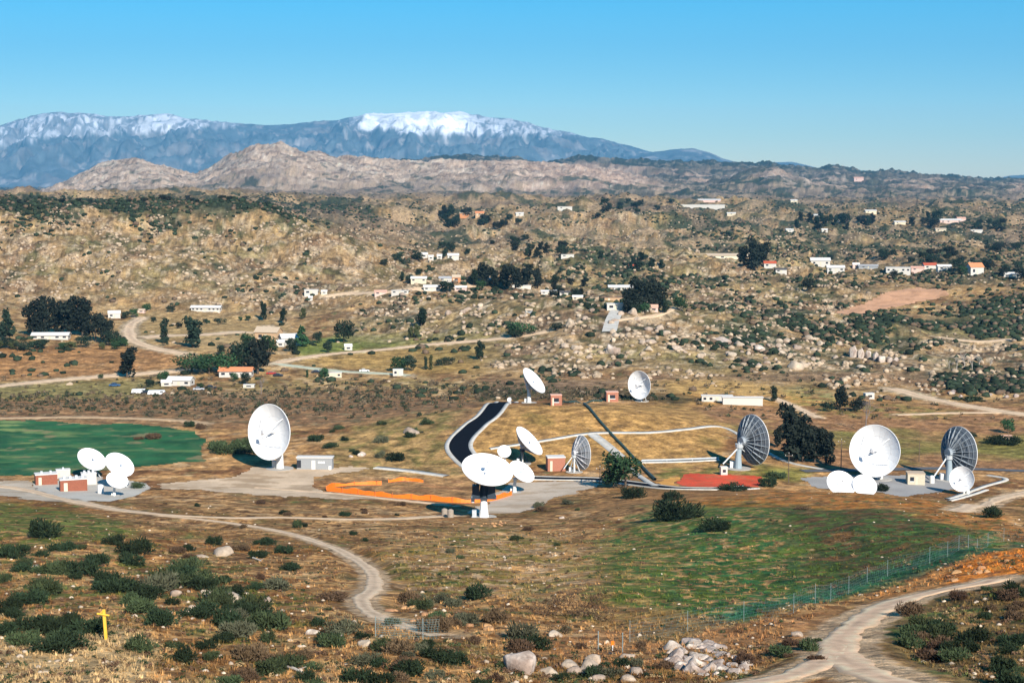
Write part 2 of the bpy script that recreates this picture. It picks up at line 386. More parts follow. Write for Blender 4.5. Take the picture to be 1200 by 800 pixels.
big = np.interp(YY, [800, 1500, 4000, 9000], [0, 1, 3, 14])*fbm(XX, YY, 330, 4, 61)
far = sstep(4500, 6500, YY)
hill = far*42*(billow(XX, YY, 620, 5, 71)-0.4)
bumpy = fbm(XX, YY, 45, 3, 75)*np.interp(YY, [100, 160, 300, 420, 480], [0.5, 2.3, 2.6, 1.3, 0])
H = Hs+(hfine+bumpy+big+hill)*(1-flat*0.93)
def at(px, py, ymin=110.0): return at_h(H, px, py, ymin)
def ground(x, y): return float(ground_h(H, x, y))
# ---------------- land colours (soil, grass and rock, with shade painted on two slopes) ----------------
C = lambda *a: np.array(a, float)
TAN, BROWN, SAND, RUST = C(.39,.25,.125), C(.19,.10,.052), C(.55,.42,.27), C(.34,.135,.05)
GOLD, ROCKC, BRUSH, GREEN, TEAL = C(.43,.29,.13), C(.43,.325,.225), C(.035,.05,.03), C(.085,.125,.035), C(.012,.125,.052)
trackm = np.zeros((NY, NS))
for (_, ln, wd, kk_) in road_lines:
    if kk_ in ('asphalt', 'concrete', 'oldasphalt'): continue
    Pl = np.array([(p.x, p.y) for p in ln])
    for x, y in Pl[::2]:
        R = wd*.85+.8
        i0, i1 = np.searchsorted(YG, [y-R, y+R]); j0, j1_ = np.searchsorted(SG, [min((x-R)/(y+R), (x-R)/max(y-R, 90)), max((x+R)/(y+R), (x+R)/max(y-R, 90))])
        if i1 <= i0: continue
        sl = (slice(i0, i1), slice(max(j0-1, 0), j1_+1)); d_ = np.sqrt((XX[sl]-x)**2+(YY[sl]-y)**2)
        trackm[sl] = np.maximum(trackm[sl], 1-sstep(wd*.4, R, d_))
n1 = fbm(XX, YY, 26, 4, 101); n2 = fbm(XX, YY, 7, 4, 111); n3 = fbm(XX, YY, 2.2, 3, 121); n4 = fbm(XX, YY, 90, 4, 131)
T = np.zeros((NY, NS, 3)); T[:] = TAN
def paint(col, m):
    m = np.clip(m, 0, 1)[..., None]; T[:] = T*(1-m)+np.asarray(col)*m
def zone(poly, ylo=0, yhi=1e9, soft=2, jit=True):
    m = (in_poly(PXJ, PYJ, poly) if jit else in_poly(PX, PY, poly)) & (YY >= ylo) & (YY <= yhi)
    m = m.astype(float)
    return smooth(smooth(m, soft, 0), soft, 1) if soft else m
paint(BROWN*.85, sstep(-.05, .25, n1+0.5*n2)*0.85)
paint(SAND, sstep(.08, .42, n2-0.5*n1)*0.55)
paint(GREEN, sstep(.2, .45, n4-n2*.5)*0.3*(YY < 1000))
# near ground
near = YY < 480
paint(GOLD*0.9, sstep(-.1, .3, n3+n1)*0.4*near)
paint(RUST, sstep(.12, .38, n4+.6*n3)*0.55*near)
paint(BROWN*0.5, sstep(.08, .3, n3-n2)*0.75*near); paint(C(.11,.09,.035), sstep(.08, .33, n2+.6*n1-.3*n3)*.6*near)
m = zone([(-40,590),(50,592),(120,605),(160,612),(160,632),(60,640),(-40,650)], 0, 480, 5); paint(C(.085,.125,.032), m*.9*sstep(-.4, .05, n2+.5*n3))
m = zone([(-40,640),(200,640),(330,670),(380,720),(300,780),(180,740),(-40,740)], 0, 480, 8); paint(C(.09,.115,.035), m*.75*sstep(-.02, .2, n2-.4*n3+.3*n1))
m = zone([(500,640),(560,610),(700,640),(700,690),(600,700),(470,690),(440,650)], 0, 480, 8); paint(C(.20,.18,.06), m*.7*sstep(-.2, .2, n2)); paint(SAND*.9, m*.8*sstep(.05, .3, n3-n2*.6))
# the green slope with its rusty crest
gs0 = zone([(690,700),(700,640),(730,610),(770,590),(850,582),(940,585),(1060,600),(1150,625),(1210,640),(1180,648),(1100,665),(960,708),(880,728),(800,744),(735,748),(705,730)], 0, 480, 14)
gs = np.clip(sstep(.25, .75, gs0+.75*n2+.5*n1), 0, 1)
paint(GREEN*C(.9,1.0,.9), gs*.95); paint(TEAL*C(2.2,.85,.8), gs*sstep(-.18, .22, n2+.5*n4)*.8); paint(C(.23,.17,.07), gs*sstep(.08, .34, n3+.6*n2)*.85); paint(TAN, gs*sstep(.16, .32, n3+.3*n1)*.85)
dk = zone([(900,590),(1100,600),(1150,630),(1080,665),(960,695),(930,640)], 0, 480, 10); paint(C(.05,.06,.022), dk*.85*sstep(-.1, .15, n3)); paint(C(.15,.08,.04), dk*.85*sstep(.02, .22, n2-n3*.5))  # right side darkened in colour for its shade, plus brown patches
dk = zone([(690,620),(780,600),(800,650),(760,740),(690,740)], 0, 480, 10); paint(C(.27,.20,.085), dk*.8*sstep(-.05, .2, n2+.4*n3))
cr = zone([(760,578),(830,576),(940,567),(1060,580),(1140,600),(1210,622),(1210,634),(1110,614),(1040,598),(940,592),(850,590),(770,594)], 0, 480, 3); paint(C(.36,.16,.055), cr*.85*sstep(-.35, .1, n2)); paint(C(.13,.14,.05), cr*sstep(.12, .3, n3)*.8)
m = zone([(735,748),(800,742),(960,706),(1100,668),(1210,640),(1210,632),(1100,650),(960,692),(820,728),(740,738)], 0, 480, 3); paint(C(.02,.10,.06), m*.7)
m = zone([(690,740),(700,700),(900,735),(985,712),(980,740),(960,765),(700,780),(600,750)], 0, 300, 3, ); paint(C(.33,.19,.10), m*.6)
m = zone([(1050,704),(1110,690),(1160,682),(1210,664),(1210,640),(1170,652),(1110,666),(1040,690),(1000,712)], 0, 300, 2); paint(C(.50,.27,.12), m*.9); m = zone([(1100,676),(1140,660),(1210,640),(1210,672),(1160,684),(1110,690)], 0, 300, 2); paint(C(.60,.24,.075), m*.95); paint(C(.22,.10,.05), m*sstep(.1, .3, n3)*.8)
m = zone([(1020,740),(1060,708),(1150,690),(1210,670),(1210,810),(1120,800),(1050,770)], 0, 300, 4); paint(C(.12,.10,.045), m*.75); paint(C(.24,.15,.08), m*sstep(.05, .3, n3+n2*.4)*.8); paint(C(.05,.10,.03), m*sstep(.1, .3, n2-.4*n3)*.7)
m = zone([(-40,750),(120,735),(190,760),(160,815),(-40,815)], 0, 200, 3); paint(C(.44,.35,.21), m*.8)
# valley flats
vb = zone([(-80,458),(460,462),(560,470),(560,500),(240,500),(-80,492)], 480, 900, 4, ); paint(C(.235,.15,.09), vb*.8); paint(C(.13,.12,.07), vb*sstep(.0, .3, n2)*.7)
m = zone([(-80,408),(140,406),(215,412),(220,430),(120,440),(-80,452)], 480, 1100, 2); paint(C(.34,.185,.09), m*.9); paint(C(.42,.29,.15), m*sstep(.1, .35, n4)*.7); paint(C(.22,.13,.07), m*sstep(.05,.3,n2)*.5)
m = zone([(-80,455),(60,450),(170,443),(200,452),(160,466),(-80,470)], 480, 1100, 2); paint(C(.25,.21,.09), m*.8)
m = zone([(330,424),(420,413),(560,398),(600,398),(600,430),(560,437),(480,437),(400,431)], 480, 1100, 2); paint(C(.37,.24,.10), m*.9); paint(C(.26,.19,.08), m*sstep(.05,.3,n4)*.6)
m = zone([(340,404),(420,388),(520,386),(600,384),(590,394),(500,403),(420,411),(350,418)], 480, 1200, 2); paint(C(.15,.19,.05), m*.85)
m = zone([(220,412),(225,395),(330,378),(345,395),(300,408)], 480, 1300, 3); paint(C(.42,.30,.16), m*.8)
m = zone([(160,405),(150,368),(300,358),(330,375),(290,392)], 480, 1400, 3); paint(C(.40,.28,.14), m*.7); 
m = zone([(560,446),(900,437),(1060,425),(1250,415),(1250,450),(1000,448),(800,446),(600,462)], 480, 1100, 3); paint(C(.24,.155,.10), m*.85)
m = zone([(770,446),(850,444),(905,452),(960,470),(1000,480),(940,478),(850,474),(800,476)], 480, 1000, 2); paint(C(.47,.30,.13), m*.9)
m = zone([(800,476),(1250,470),(1250,552),(980,552),(900,530),(860,500)], 480, 900, 3); paint(C(.26,.155,.09), m*.8); paint(C(.33,.23,.11), m*sstep(.05,.3,n1)*.7); paint(C(.14,.17,.05), m*sstep(.15,.4,n4)*.7)
m = zone([(915,455),(960,450),(1000,470),(1090,478),(1150,482),(1120,488),(1000,490),(930,480)], 480, 900, 3); paint(C(.17,.19,.06), m*.6*sstep(-.2,.2,n2))
md = zone([(546,545),(545,512),(572,476),(800,473),(850,497),(842,546),(700,548)], 500, 760, 2); paint(C(.40,.265,.12), md*.95); paint(C(.30,.19,.09), md*sstep(.05, .3, n2)*.6); paint(C(.22,.18,.07), md*sstep(.2,.4,n1)*.6)
m = zone([(380,555),(380,520),(450,492),(550,478),(520,510),(525,545),(560,560),(500,556)], 480, 760, 4); paint(C(.34,.25,.125), m*.8); paint(C(.15,.14,.06), m*sstep(.08, .3, n2)*.8)
m = zone([(765,548),(900,548),(935,556),(890,562),(770,562)], 470, 620, 2); paint(C(.17,.19,.055), m*.75*sstep(-.3,.1,n2))
m = zone([(885,545),(960,548),(935,566),(890,560)], 470, 620, 2); paint(C(.22,.24,.07), m*.7)
m = zone([(380,560),(560,560),(600,574),(560,590),(460,586),(400,578)], 440, 560, 2); paint(C(.36,.235,.125), m*.8); paint(C(.25,.13,.07), m*sstep(.05,.3,n2)*.7)
m = zone([(730,574),(900,572),(900,582),(760,590),(690,600)], 420, 520, 3); paint(C(.28,.17,.085), m*.7)
m = zone([(556,472),(560,455),(700,456),(800,462),(830,470),(800,474),(700,466),(600,467)], 600, 900, 3); paint(C(.045,.05,.028), m*.85)
m = zone([(400,545),(400,500),(520,480),(540,500),(520,530),(540,560),(500,556)], 480, 760, 4); paint(C(.17,.15,.06), m*.6*sstep(-.1,.2,n2+.4*n1))  # olive ground, painted darker for the shadowed slope left of the bend
# rocky country
rr = smooth(rocky*(YY > 780), 3, 0)
rk1 = fbm(XX, YY, 22, 5, 141, .6); rk2 = fbm(XX, YY, 60, 5, 151, .6); rk3 = fbm(XX, YY, 300, 4, 161)
base2 = rr*(1-pmask['orange_clearing'])
paint(C(.30,.205,.115), base2*.88)
paint(ROCKC, base2*sstep(-.05, .25, rk1)*.8)
paint(C(.20,.125,.08), base2*sstep(.02, .25, rk2)*.8)
paint(C(.34,.25,.13), base2*sstep(.05, .3, fbm(XX, YY, 130, 3, 159))*.6); paint(C(.17,.16,.07), base2*sstep(.08, .35, -rk2+.3*rk1)*.5)
dens = np.full((NY, NS), .10)                      # how much scrub grows where
def setd(poly, v, ylo=0, yhi=1e9):
    m_ = zone(poly, ylo, yhi, 6); dens[:] = dens*(1-m_)+v*m_
setd([(-80,262),(-80,232),(250,232),(420,238),(470,262),(330,268),(200,256),(100,250)], .72, 1000, 4400)
setd([(100,268),(170,258),(270,270),(250,300),(200,300)], .45, 1000, 3000)
setd([(420,240),(1250,240),(1250,262),(700,268),(460,262)], .42, 1500, 5200)
setd([(-80,360),(-80,268),(120,268),(420,300),(440,350),(330,365),(200,350)], .05, 900, 2500)
setd([(560,262),(720,258),(760,300),(600,320)], .16, 1200, 3400)
setd([(800,260),(1250,250),(1250,320),(1000,315),(820,300)], .42, 1200, 4000)
setd([(1000,368),(1060,360),(1120,345),(1250,320),(1250,400),(1100,395),(1040,400),(980,410)], .62, 800, 2500)
setd([(800,365),(860,345),(960,360),(1000,400),(860,400)], .35, 800, 2000)
setd([(440,290),(700,288),(830,328),(1250,296),(1250,326),(1000,330),(700,354),(450,346)], .42, 900, 3500)
setd([(880,320),(1250,318),(1250,345),(1100,340),(960,335),(870,345)], .4, 800, 3000)
setd([(860,400),(990,390),(1060,430),(900,430)], .3, 700, 1500)
setd([(640,350),(800,340),(800,410),(640,400)], .22, 800, 1600)
setd([(1060,440),(1130,430),(1250,430),(1250,470),(1150,470)], .45, 700, 1200)
setd([(400,300),(640,290),(700,350),(440,350)], .12, 1000, 2500)
paint(BRUSH*1.2, rr*sstep(0, .14, dens-.36+rk2*.8+rk3*.3+.25*rk1)*.88)
paint(C(.075,.055,.035), rr*sstep(.08, .24, fbm(XX, YY, 10, 4, 155, .7))*.8); paint(C(.06,.065,.03), rr*sstep(.05, .22, fbm(XX, YY, 38, 4, 158, .65)-.05+.2*dens)*.75)
paint(C(.52,.42,.30), rr*sstep(.1, .28, fbm(XX, YY, 11, 4, 157, .7))*.65*(1-sstep(.2,.5,dens)))
paint(BRUSH*.8, (YY > 1150)*(YY < 4400)*sstep(.45, .6, dens)*sstep(-.3, -.02, rk2+.3*rk1)*.9)
# the far ridges
fz = sstep(3600, 5200, YY)
paint(C(.20,.15,.11), fz*.8)
px7 = PX
r1 = sstep(5600, 6300, YY)*(YY < 8800)
paint(C(.43,.31,.22), r1*.95); paint(C(.50,.39,.29), r1*sstep(.05, .3, fbm(XX, YY, 160, 5, 171))*.8); paint(C(.17,.11,.075), r1*sstep(.04, .2, fbm(XX, YY, 60, 4, 181, .75))*.8); paint(C(.60,.48,.38), r1*sstep(.1, .25, fbm(XX, YY, 45, 3, 182, .75))*.6); paint(C(.06,.07,.045), r1*sstep(.22, .34, fbm(XX, YY, 90, 4, 183, .7))*.8)
paint(C(.45,.27,.19), r1*sstep(520, 700, px7)*.3)
r2 = sstep(8600, 9300, YY)+sstep(5200,6000,YY)*(YY < 8800)*sstep(690, 800, px7+90*fbm(XX, YY, 900, 3, 195))*(.95-.75*sstep(.0, .22, fbm(XX, YY, 260, 4, 191, .65)))
r2 = np.clip(r2, 0, 1)
rk = sstep(.05, .2, fbm(XX, YY, 150, 5, 201, .7))
paint(C(.03,.042,.028), r2*.95); paint(C(.33,.26,.19), r2*rk*.6)
paint(C(.42,.33,.26), r1*sstep(.1, .3, fbm(XX, YY, 200, 5, 211, .65))*sstep(800, 860, px7)*(px7 < 990)*.8)
paint(C(.50,.39,.27), sstep(.15, .6, trackm+.5*n3+.25*n2)*.85)
# sun bleached variation of everything, small grain
T *= (1+0.32*np.clip(fbm(XX, YY, 4.5, 4, 221, .6)*2.2, -1, 1))[..., None]
for sc_, lo, hi in ((6, 500, 900), (14, 900, 1800), (40, 1800, 4000), (110, 4000, 9000)):
    w_ = sstep(lo*.6, lo, YY)*(1-sstep(hi, hi*1.6, YY))
    T *= (1+0.25*w_*np.clip(fbm(XX, YY, sc_, 2, 231)*2, -1, 1))[..., None]
# patches of open brown earth and dark chaparral on the far plain
pl = sstep(1400, 1900, YY)*(YY < 6500)*(1-flat)
paint(C(.17,.125,.095), pl*sstep(.0, .2, fbm(XX, YY*.6, 420, 4, 241, .6))*.55)
paint(BRUSH, pl*sstep(-.02, .1, fbm(XX, YY*.7, 170, 5, 243, .7)-.12+.13*sstep(480, 900, PX))*.85); paint(C(.36,.26,.17), pl*sstep(.06, .2, fbm(XX, YY*.7, 60, 4, 245, .7))*.75)
_m = T.mean(axis=2, keepdims=True); _g = np.where(YY < 5200, 1.0, 0.0)[..., None]; T = T*(1-_g)+_g*.9*(_m+1.16*(T-_m))
T *= 1+(np.array([1.07,.96,.88])-1)*(sstep(900, 500, YY) if False else (YY < 700))[..., None]
T = np.clip(T, .008, .62)
T[flat > .6] *= 0.95

grm = mat('soil_and_grass', (.3, .2, .1), .95, vary=.38, nscale=.9, attr='tint', bump=.5, spec=.1, detail=9)
idx = np.arange(NY*NS).reshape(NY, NS)
Q = np.stack([idx[:-1, :-1], idx[:-1, 1:], idx[1:, 1:], idx[1:, :-1]], -1).reshape(-1, 4)
V3 = np.stack([XX, YY, H], -1).reshape(-1, 3)
land = link('ground', mesh_np('ground', V3, Q, [grm], True, T.reshape(-1, 3))); tag(land, kind='structure')
# ---------------- patches of other ground, laid on the land ----------------
PM = {
 'green_field': (C(.022,.098,.034), 'lush green crop field behind the left cluster of dishes', .35),
 'gravel_yard': (C(.46,.38,.29), 'pale gravel yard in front of the brick equipment cabins', .15),
 'concrete_pad': (C(.47,.43,.37), 'white concrete pad under the left cluster of dishes', .1),
 'sand_yard': (C(.54,.40,.27), 'pale sandy yard in front of the grey container', .2),
 'concrete_yard': (C(.51,.41,.31), 'pale concrete yard around the big front dish', .12),
 'ice_plant_bed': (C(.60,.075,.03), 'bright red planted bed beside the asphalt road', .25),
 'marigold_bed': (C(.62,.30,.07), 'yellow orange planted bed left of the red bed', .3),
 'equipment_yard': (C(.30,.285,.27), 'grey yard under the dishes on the right', .12),
 'orange_clearing': (C(.55,.30,.17), 'bare orange cleared slope among dark scrub', .2),
}
for nme, (cc, lab, va) in PM.items():
    m_ = pmask[nme] & (YY > 430)
    q = (m_[:-1, :-1] & m_[:-1, 1:] & m_[1:, 1:] & m_[1:, :-1])
    ii, jj = np.nonzero(q)
    if len(ii) == 0: print('empty patch', nme); continue
    used = np.unique(np.concatenate([idx[ii, jj], idx[ii, jj+1], idx[ii+1, jj+1], idx[ii+1, jj]]))
    remap = np.full(NY*NS, -1); remap[used] = np.arange(len(used))
    FQ = remap[np.stack([idx[ii, jj], idx[ii, jj+1], idx[ii+1, jj+1], idx[ii+1, jj]], -1)]
    VV = V3[used].copy(); VV[:, 2] += 0.05+VV[:, 1]*5e-5
    x, y = VV[:, 0], VV[:, 1]
    cl = np.repeat(cc[None, :], len(VV), 0)
    cl *= (1+va*np.clip(fbm(x, y, 12, 4, 301)*2.2, -1, 1))[:, None]
    if nme == 'green_field':
        a = sstep(.05, .3, fbm(x, y*2.2, 26, 4, 311, .6))*sstep(130, -20, 600+x/y*F-0)*.95+sstep(.18, .36, fbm(x*.6, y*2.5, 22, 4, 312))*.35
        a = np.clip(a, 0, 1)[:, None]; cl = cl*(1-a)+C(.22,.27,.09)*a
        b_ = sstep(.08, .3, fbm(x*.5, y*2, 40, 3, 313))[:, None]*.5; cl = cl*(1-b_)+C(.008,.055,.028)*b_; b_ = sstep(.0, .3, fbm(x, y*1.3, 6, 4, 316, .65))[:, None]*.45; cl = cl*(1-b_)+C(.07,.13,.05)*b_; b_ = sstep(.22, .36, fbm(x, y*1.6, 16, 4, 317, .6))[:, None]*.7; cl = cl*(1-b_)+C(.24,.18,.09)*b_
    if nme == 'ice_plant_bed':
        b_ = sstep(.1, .35, fbm(x, y, 5, 3, 314))[:, None]*.6; cl = cl*(1-b_)+C(.42,.14,.06)*b_
    if nme in ('ice_plant_bed', 'marigold_bed', 'orange_clearing'):
        b_ = sstep(.02, .3, fbm(x, y, 2.5 if y.mean() < 800 else 9, 4, 318, .7))[:, None]*.35; cl = cl*(1-b_)+C(.20,.10,.045)*b_
    if nme in ('sand_yard', 'gravel_yard', 'concrete_yard'):
        b_ = sstep(.0, .25, fbm(x*.5, y, 9, 5, 315, .65))[:, None]*(.75 if nme == 'sand_yard' else .5); cl = cl*(1-b_)+C(.31,.21,.12)*b_
    o = link(nme, mesh_np(nme, VV, FQ, [mat('patch_'+nme, (.3,.3,.3), .9, vary=.12, nscale=2.0, attr='tint', bump=.2, spec=.15)], True, cl))
    tag(o, lab, kind='structure')
# ---------------- roads, kerbs and drains ----------------
RM = {
 'dirt': mat('dirt_road_soil', (.58,.40,.27), .95, vary=.2, nscale=.5, bump=.3, attr='tint'),
 'oldasphalt': mat('old_asphalt', (.10,.10,.105), .9, vary=.2, nscale=.5),
 'paledirt': mat('pale_dirt', (.54,.43,.31), .95, vary=.16, nscale=.6, bump=.2, attr='tint'),
 'palegreen': mat('pale_green_gravel', (.42,.44,.33), .95, vary=.14, nscale=.6, attr='tint'),
 'tan': mat('tan_track', (.45,.30,.17), .95, vary=.2, nscale=.4, attr='tint'),
 'asphalt': mat('asphalt', (.007,.008,.012), .95, vary=.25, nscale=.8, bump=.1, spec=.02),
 'concrete': mat('concrete', (.50,.48,.44), .85, vary=.12, nscale=1.2, bump=.1, col2=(.44,.41,.36)),
}
for k_, v_ in {'dirt': (.66,.43,.27), 'paledirt': (.60,.42,.27), 'palegreen': (.42,.44,.33), 'tan': (.45,.30,.17)}.items(): RM[k_]['base'] = v_
def ribbon(name, line, wd, m, off=0.09, lift=0.0, wob=0.0, side=0.0, nv=9, kerb=0.0):
    P = np.array([(p.x, p.y) for p in line]); n = len(P)
    tn = np.gradient(P, axis=0); tn /= np.linalg.norm(tn, axis=1)[:, None]+1e-9
    nr = np.stack([-tn[:, 1], tn[:, 0]], 1)
    V, FF, = [], []
    us = np.linspace(-.5, .5, nv)
    if kerb:
        us = np.array([-.5, -.5, .5, .5]); nv = 4
    nz_ = (fbm(P[:, 0], P[:, 1], wd*4, 3, 401)+.8*fbm(P[:, 0], P[:, 1], wd*.8, 3, 411)) if wob else 0
    nz2 = (fbm(P[:, 0]+500, P[:, 1], wd*4, 3, 402)+.8*fbm(P[:, 0], P[:, 1], wd*.8, 3, 412)) if wob else 0
    for k, u in enumerate(us):
        e = u*wd+side+(np.where(u > 0, nz_, nz2)*wob*wd*abs(u)*2 if wob else 0)
        xy = P+nr*np.atleast_1d(e)[:, None] if np.ndim(e) else P+nr*e
        z = ground_h(H, xy[:, 0], xy[:, 1])+off+xy[:, 1]*1.2e-4
        if kerb: z = z+(kerb if k in (1, 2) else -.2)
        if wob and k in (0, nv-1): z = z-off-.35-xy[:, 1]*4e-4
        if wob and k in (1, nv-2): z = z-off*.5
        V.append(np.stack([xy[:, 0], xy[:, 1], z], 1))
    V = np.stack(V, 1).reshape(-1, 3)
    a = np.arange(n*nv).reshape(n, nv)
    FQ = np.stack([a[:-1, :-1], a[:-1, 1:], a[1:, 1:], a[1:, :-1]], -1).reshape(-1, 4)
    cl = None
    if wob:
        u_ = np.repeat(us[None, :], n, 0)+.06*fbm(P[:, 0], P[:, 1], wd*2, 2, 421)[:, None]
        rut = np.exp(-((np.abs(u_)-.24)/.07)**2); nn_ = fbm(V[:, 0], V[:, 1], 1.7, 3, 422).reshape(n, nv)
        b0 = np.array(m['base']); cl = b0[None, None, :]*(1+.22*rut-.12*(np.abs(u_) < .1)+.45*nn_)[..., None]
        eg = sstep(.30, .5, np.abs(u_)+.35*nn_)[..., None]*.75; cl = cl*(1-eg)+C(.33,.235,.14)*eg; cl = np.clip(cl, .02, .7).reshape(-1, 3)
    o = link(name, mesh_np(name, V, FQ, [m], not kerb, cl)); tag(o, kind='structure'); return o
for i, (nme, ln, wd, k) in enumerate(road_lines):
    ribbon(nme, ln, wd, RM[k], wob=0 if k in ('asphalt', 'concrete', 'oldasphalt') else .3, off=.10 if nme != 'driveway' else .3)
    if k == 'asphalt' and nme == 'access_road' and i < 6:
        for sd in (-1, 1): ribbon('kerb', ln, 1.5 if i == 4 else .9, RM['concrete'], off=.1, side=sd*(wd/2+(.75 if i == 4 else .45)), kerb=.13)
for ln, wd in drain_lines: ribbon('drain', ln, wd, RM['concrete'], off=.12, kerb=.08)

# ---------------- snowy mountains ----------------
SKY1 = [(-150,170),(-60,158),(0,150),(20,143),(40,137),(60,133),(78,131),(92,133),(110,134),(130,137),(160,136),(190,134),(207,135),(215,138),(260,143),(285,146),(310,147),(340,147),(370,143),(400,141),(418,137),(430,134),(470,132),(510,132),(545,131),(555,134),(575,139),(600,140),(625,146),(640,150),(665,155),(690,162),(700,162),(720,167),(740,172),(760,178),(800,187),(840,200),(900,212),(1400,222)]
SKY2 = [(-150,240),(680,215),(740,185),(765,178),(790,175),(810,174),(830,179),(845,186),(870,192),(895,191),(925,190),(945,194),(965,199),(985,203),(1005,200),(1020,200),(1040,205),(1080,208),(1120,212),(1150,213),(1165,209),(1180,206),(1215,204),(1300,203)]
def range_mesh(tab, Y0, Yr, Y1, seed, rel):
    s = np.linspace(-.42, .42, 1250 if rel > 200 else 500); y = np.concatenate([np.linspace(Y0, Yr, 84 if rel > 200 else 50), np.linspace(Yr, Y1, 12)[1:]])
    X = y[:, None]*s[None, :]; Y = np.repeat(y[:, None], len(s), 1)
    px = 600+s*F
    zr = np.interp(px, [p[0] for p in tab], [kof(p[1])*Yr for p in tab])
    f = np.where(Y < Yr, (Y-Y0)/(Yr-Y0), 1-(Y-Yr)/(Y1-Yr)*.6)
    zb = kof(226)*Y0
    Z = zb+(zr[None, :]-zb)*f**.9
    wx = X+fbm(X, Y, 1800, 3, seed+5)*900
    rid = 1-np.abs(noise(wx/1500, Y/4200, seed))*2; rid2 = 1-np.abs(noise(wx/620, Y/1900, seed+1))*2; rid3 = 1-np.abs(noise(wx/260, Y/600, seed+2))*2
    env = np.clip(np.minimum(f, 1.02-f)*3.0, 0, 1); env = np.maximum(env, .0)
    Z = Z+rel*(rid*.9+rid2*.6+rid3*.42-.7)*env*np.clip((zr[None, :]-zb)/1500, .15, 1)
    Z = Z+rel*.45*fbm(X, Y*.5, 260, 4, seed+21, .6)*env+rel*.05*rid3*np.clip((zr[None, :]-zb)/1500, .1, 1)*(f > .6)
    return X, Y, Z+CAMZ, px, f
def add_range(name, tab, Y0, Yr, Y1, seed, rel, snowk, label):
    X, Y, Z, px, f = range_mesh(tab, Y0, Yr, Y1, seed, rel)
    a = fbm(X, Y, 900, 5, seed+9, .6); b = fbm(X*2, Y, 500, 4, seed+10, .6)
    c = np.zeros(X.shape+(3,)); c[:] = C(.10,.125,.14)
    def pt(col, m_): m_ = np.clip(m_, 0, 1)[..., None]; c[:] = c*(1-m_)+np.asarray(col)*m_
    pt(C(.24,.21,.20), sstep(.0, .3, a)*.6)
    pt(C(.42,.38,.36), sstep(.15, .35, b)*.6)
    if snowk:
        dzy = np.gradient(Z, axis=1)
        zz = Z-CAMZ; pyy = np.array(zz/Y)
        row = 400-((pyy*CP+SP)/(CP-pyy*SP))*F               # height above the horizon
        P_ = np.repeat(px[None, :], X.shape[0], 0)
        line = np.interp(px, [-100, 0, 60, 140, 260, 300, 360, 400, 430, 520, 560, 620, 700, 760], [168, 172, 162, 156, 151, 146, 146, 147, 152, 156, 158, 158, 160, 166])[None, :]
        st = np.interp(px, [-100, 60, 150, 200, 275, 300, 380, 410, 430, 540, 570, 640, 720, 760], [.62, .68, .70, .86, .6, .26, .3, .5, 1.0, 1.0, .75, .7, .35, .1])[None, :]
        sn = sstep(-1.8, 1.8, (line-row)+9*a+7*b)
        patchy = sstep(.24, .10, np.abs(noise(X/190+fbm(X, Y, 800, 3, seed+3)*1.6, Y/1300, seed+4))*.8+.35*np.abs(noise(X/70, Y/500, seed+14))+.3*b-(st-.6)*.75)
        solid = sstep(.85, .97, st)*sstep(1, 5, line-row+10*a+6*b)
        pt(C(.88,.89,.93), np.maximum(sn*np.clip(patchy, 0, 1)*st, solid)); pt(C(.42,.44,.50), sn*.35*(1-solid)*(st > .5))
    i_ = np.arange(X.size).reshape(X.shape)
    FQ = np.stack([i_[:-1, :-1], i_[:-1, 1:], i_[1:, 1:], i_[1:, :-1]], -1).reshape(-1, 4)
    o = link(name, mesh_np(name, np.stack([X, Y, Z], -1).reshape(-1, 3), FQ, [mat('mountain_'+name, (.1,.1,.1), .95, vary=.45, nscale=.0035, attr='tint', spec=.1, detail=10)], True, c.reshape(-1, 3)))
    tag(o, label, kind='structure'); return o
add_range('snowy_mountains', SKY1, 22500, 29000, 33000, 501, 250, True, 'long blue mountain range with snow along its crest')
add_range('foothills', SKY2, 21500, 25500, 28000, 551, 150, False, 'low blue foothills right of the snowy range')

# ---------------- air ----------------
hz = MB().box(-26000, 26000, -900, 36000, -60, 3100).mesh('haze')
hm = bpy.data.materials.new('haze'); hm.use_nodes = True; hn = hm.node_tree; hn.nodes.clear()
ho = hn.nodes.new('ShaderNodeOutputMaterial'); pv = hn.nodes.new('ShaderNodeVolumePrincipled')
pv.inputs['Color'].default_value = (.17, .58, 1, 1); pv.inputs['Density'].default_value = 2.9e-5; pv.inputs['Anisotropy'].default_value = 0.0
hn.links.new(pv.outputs[0], ho.inputs['Volume']); hz.materials.append(hm)
tag(link('haze', hz), 'thin blue air between the viewer and the mountains', kind='stuff')
hm.cycles.homogeneous_volume = True
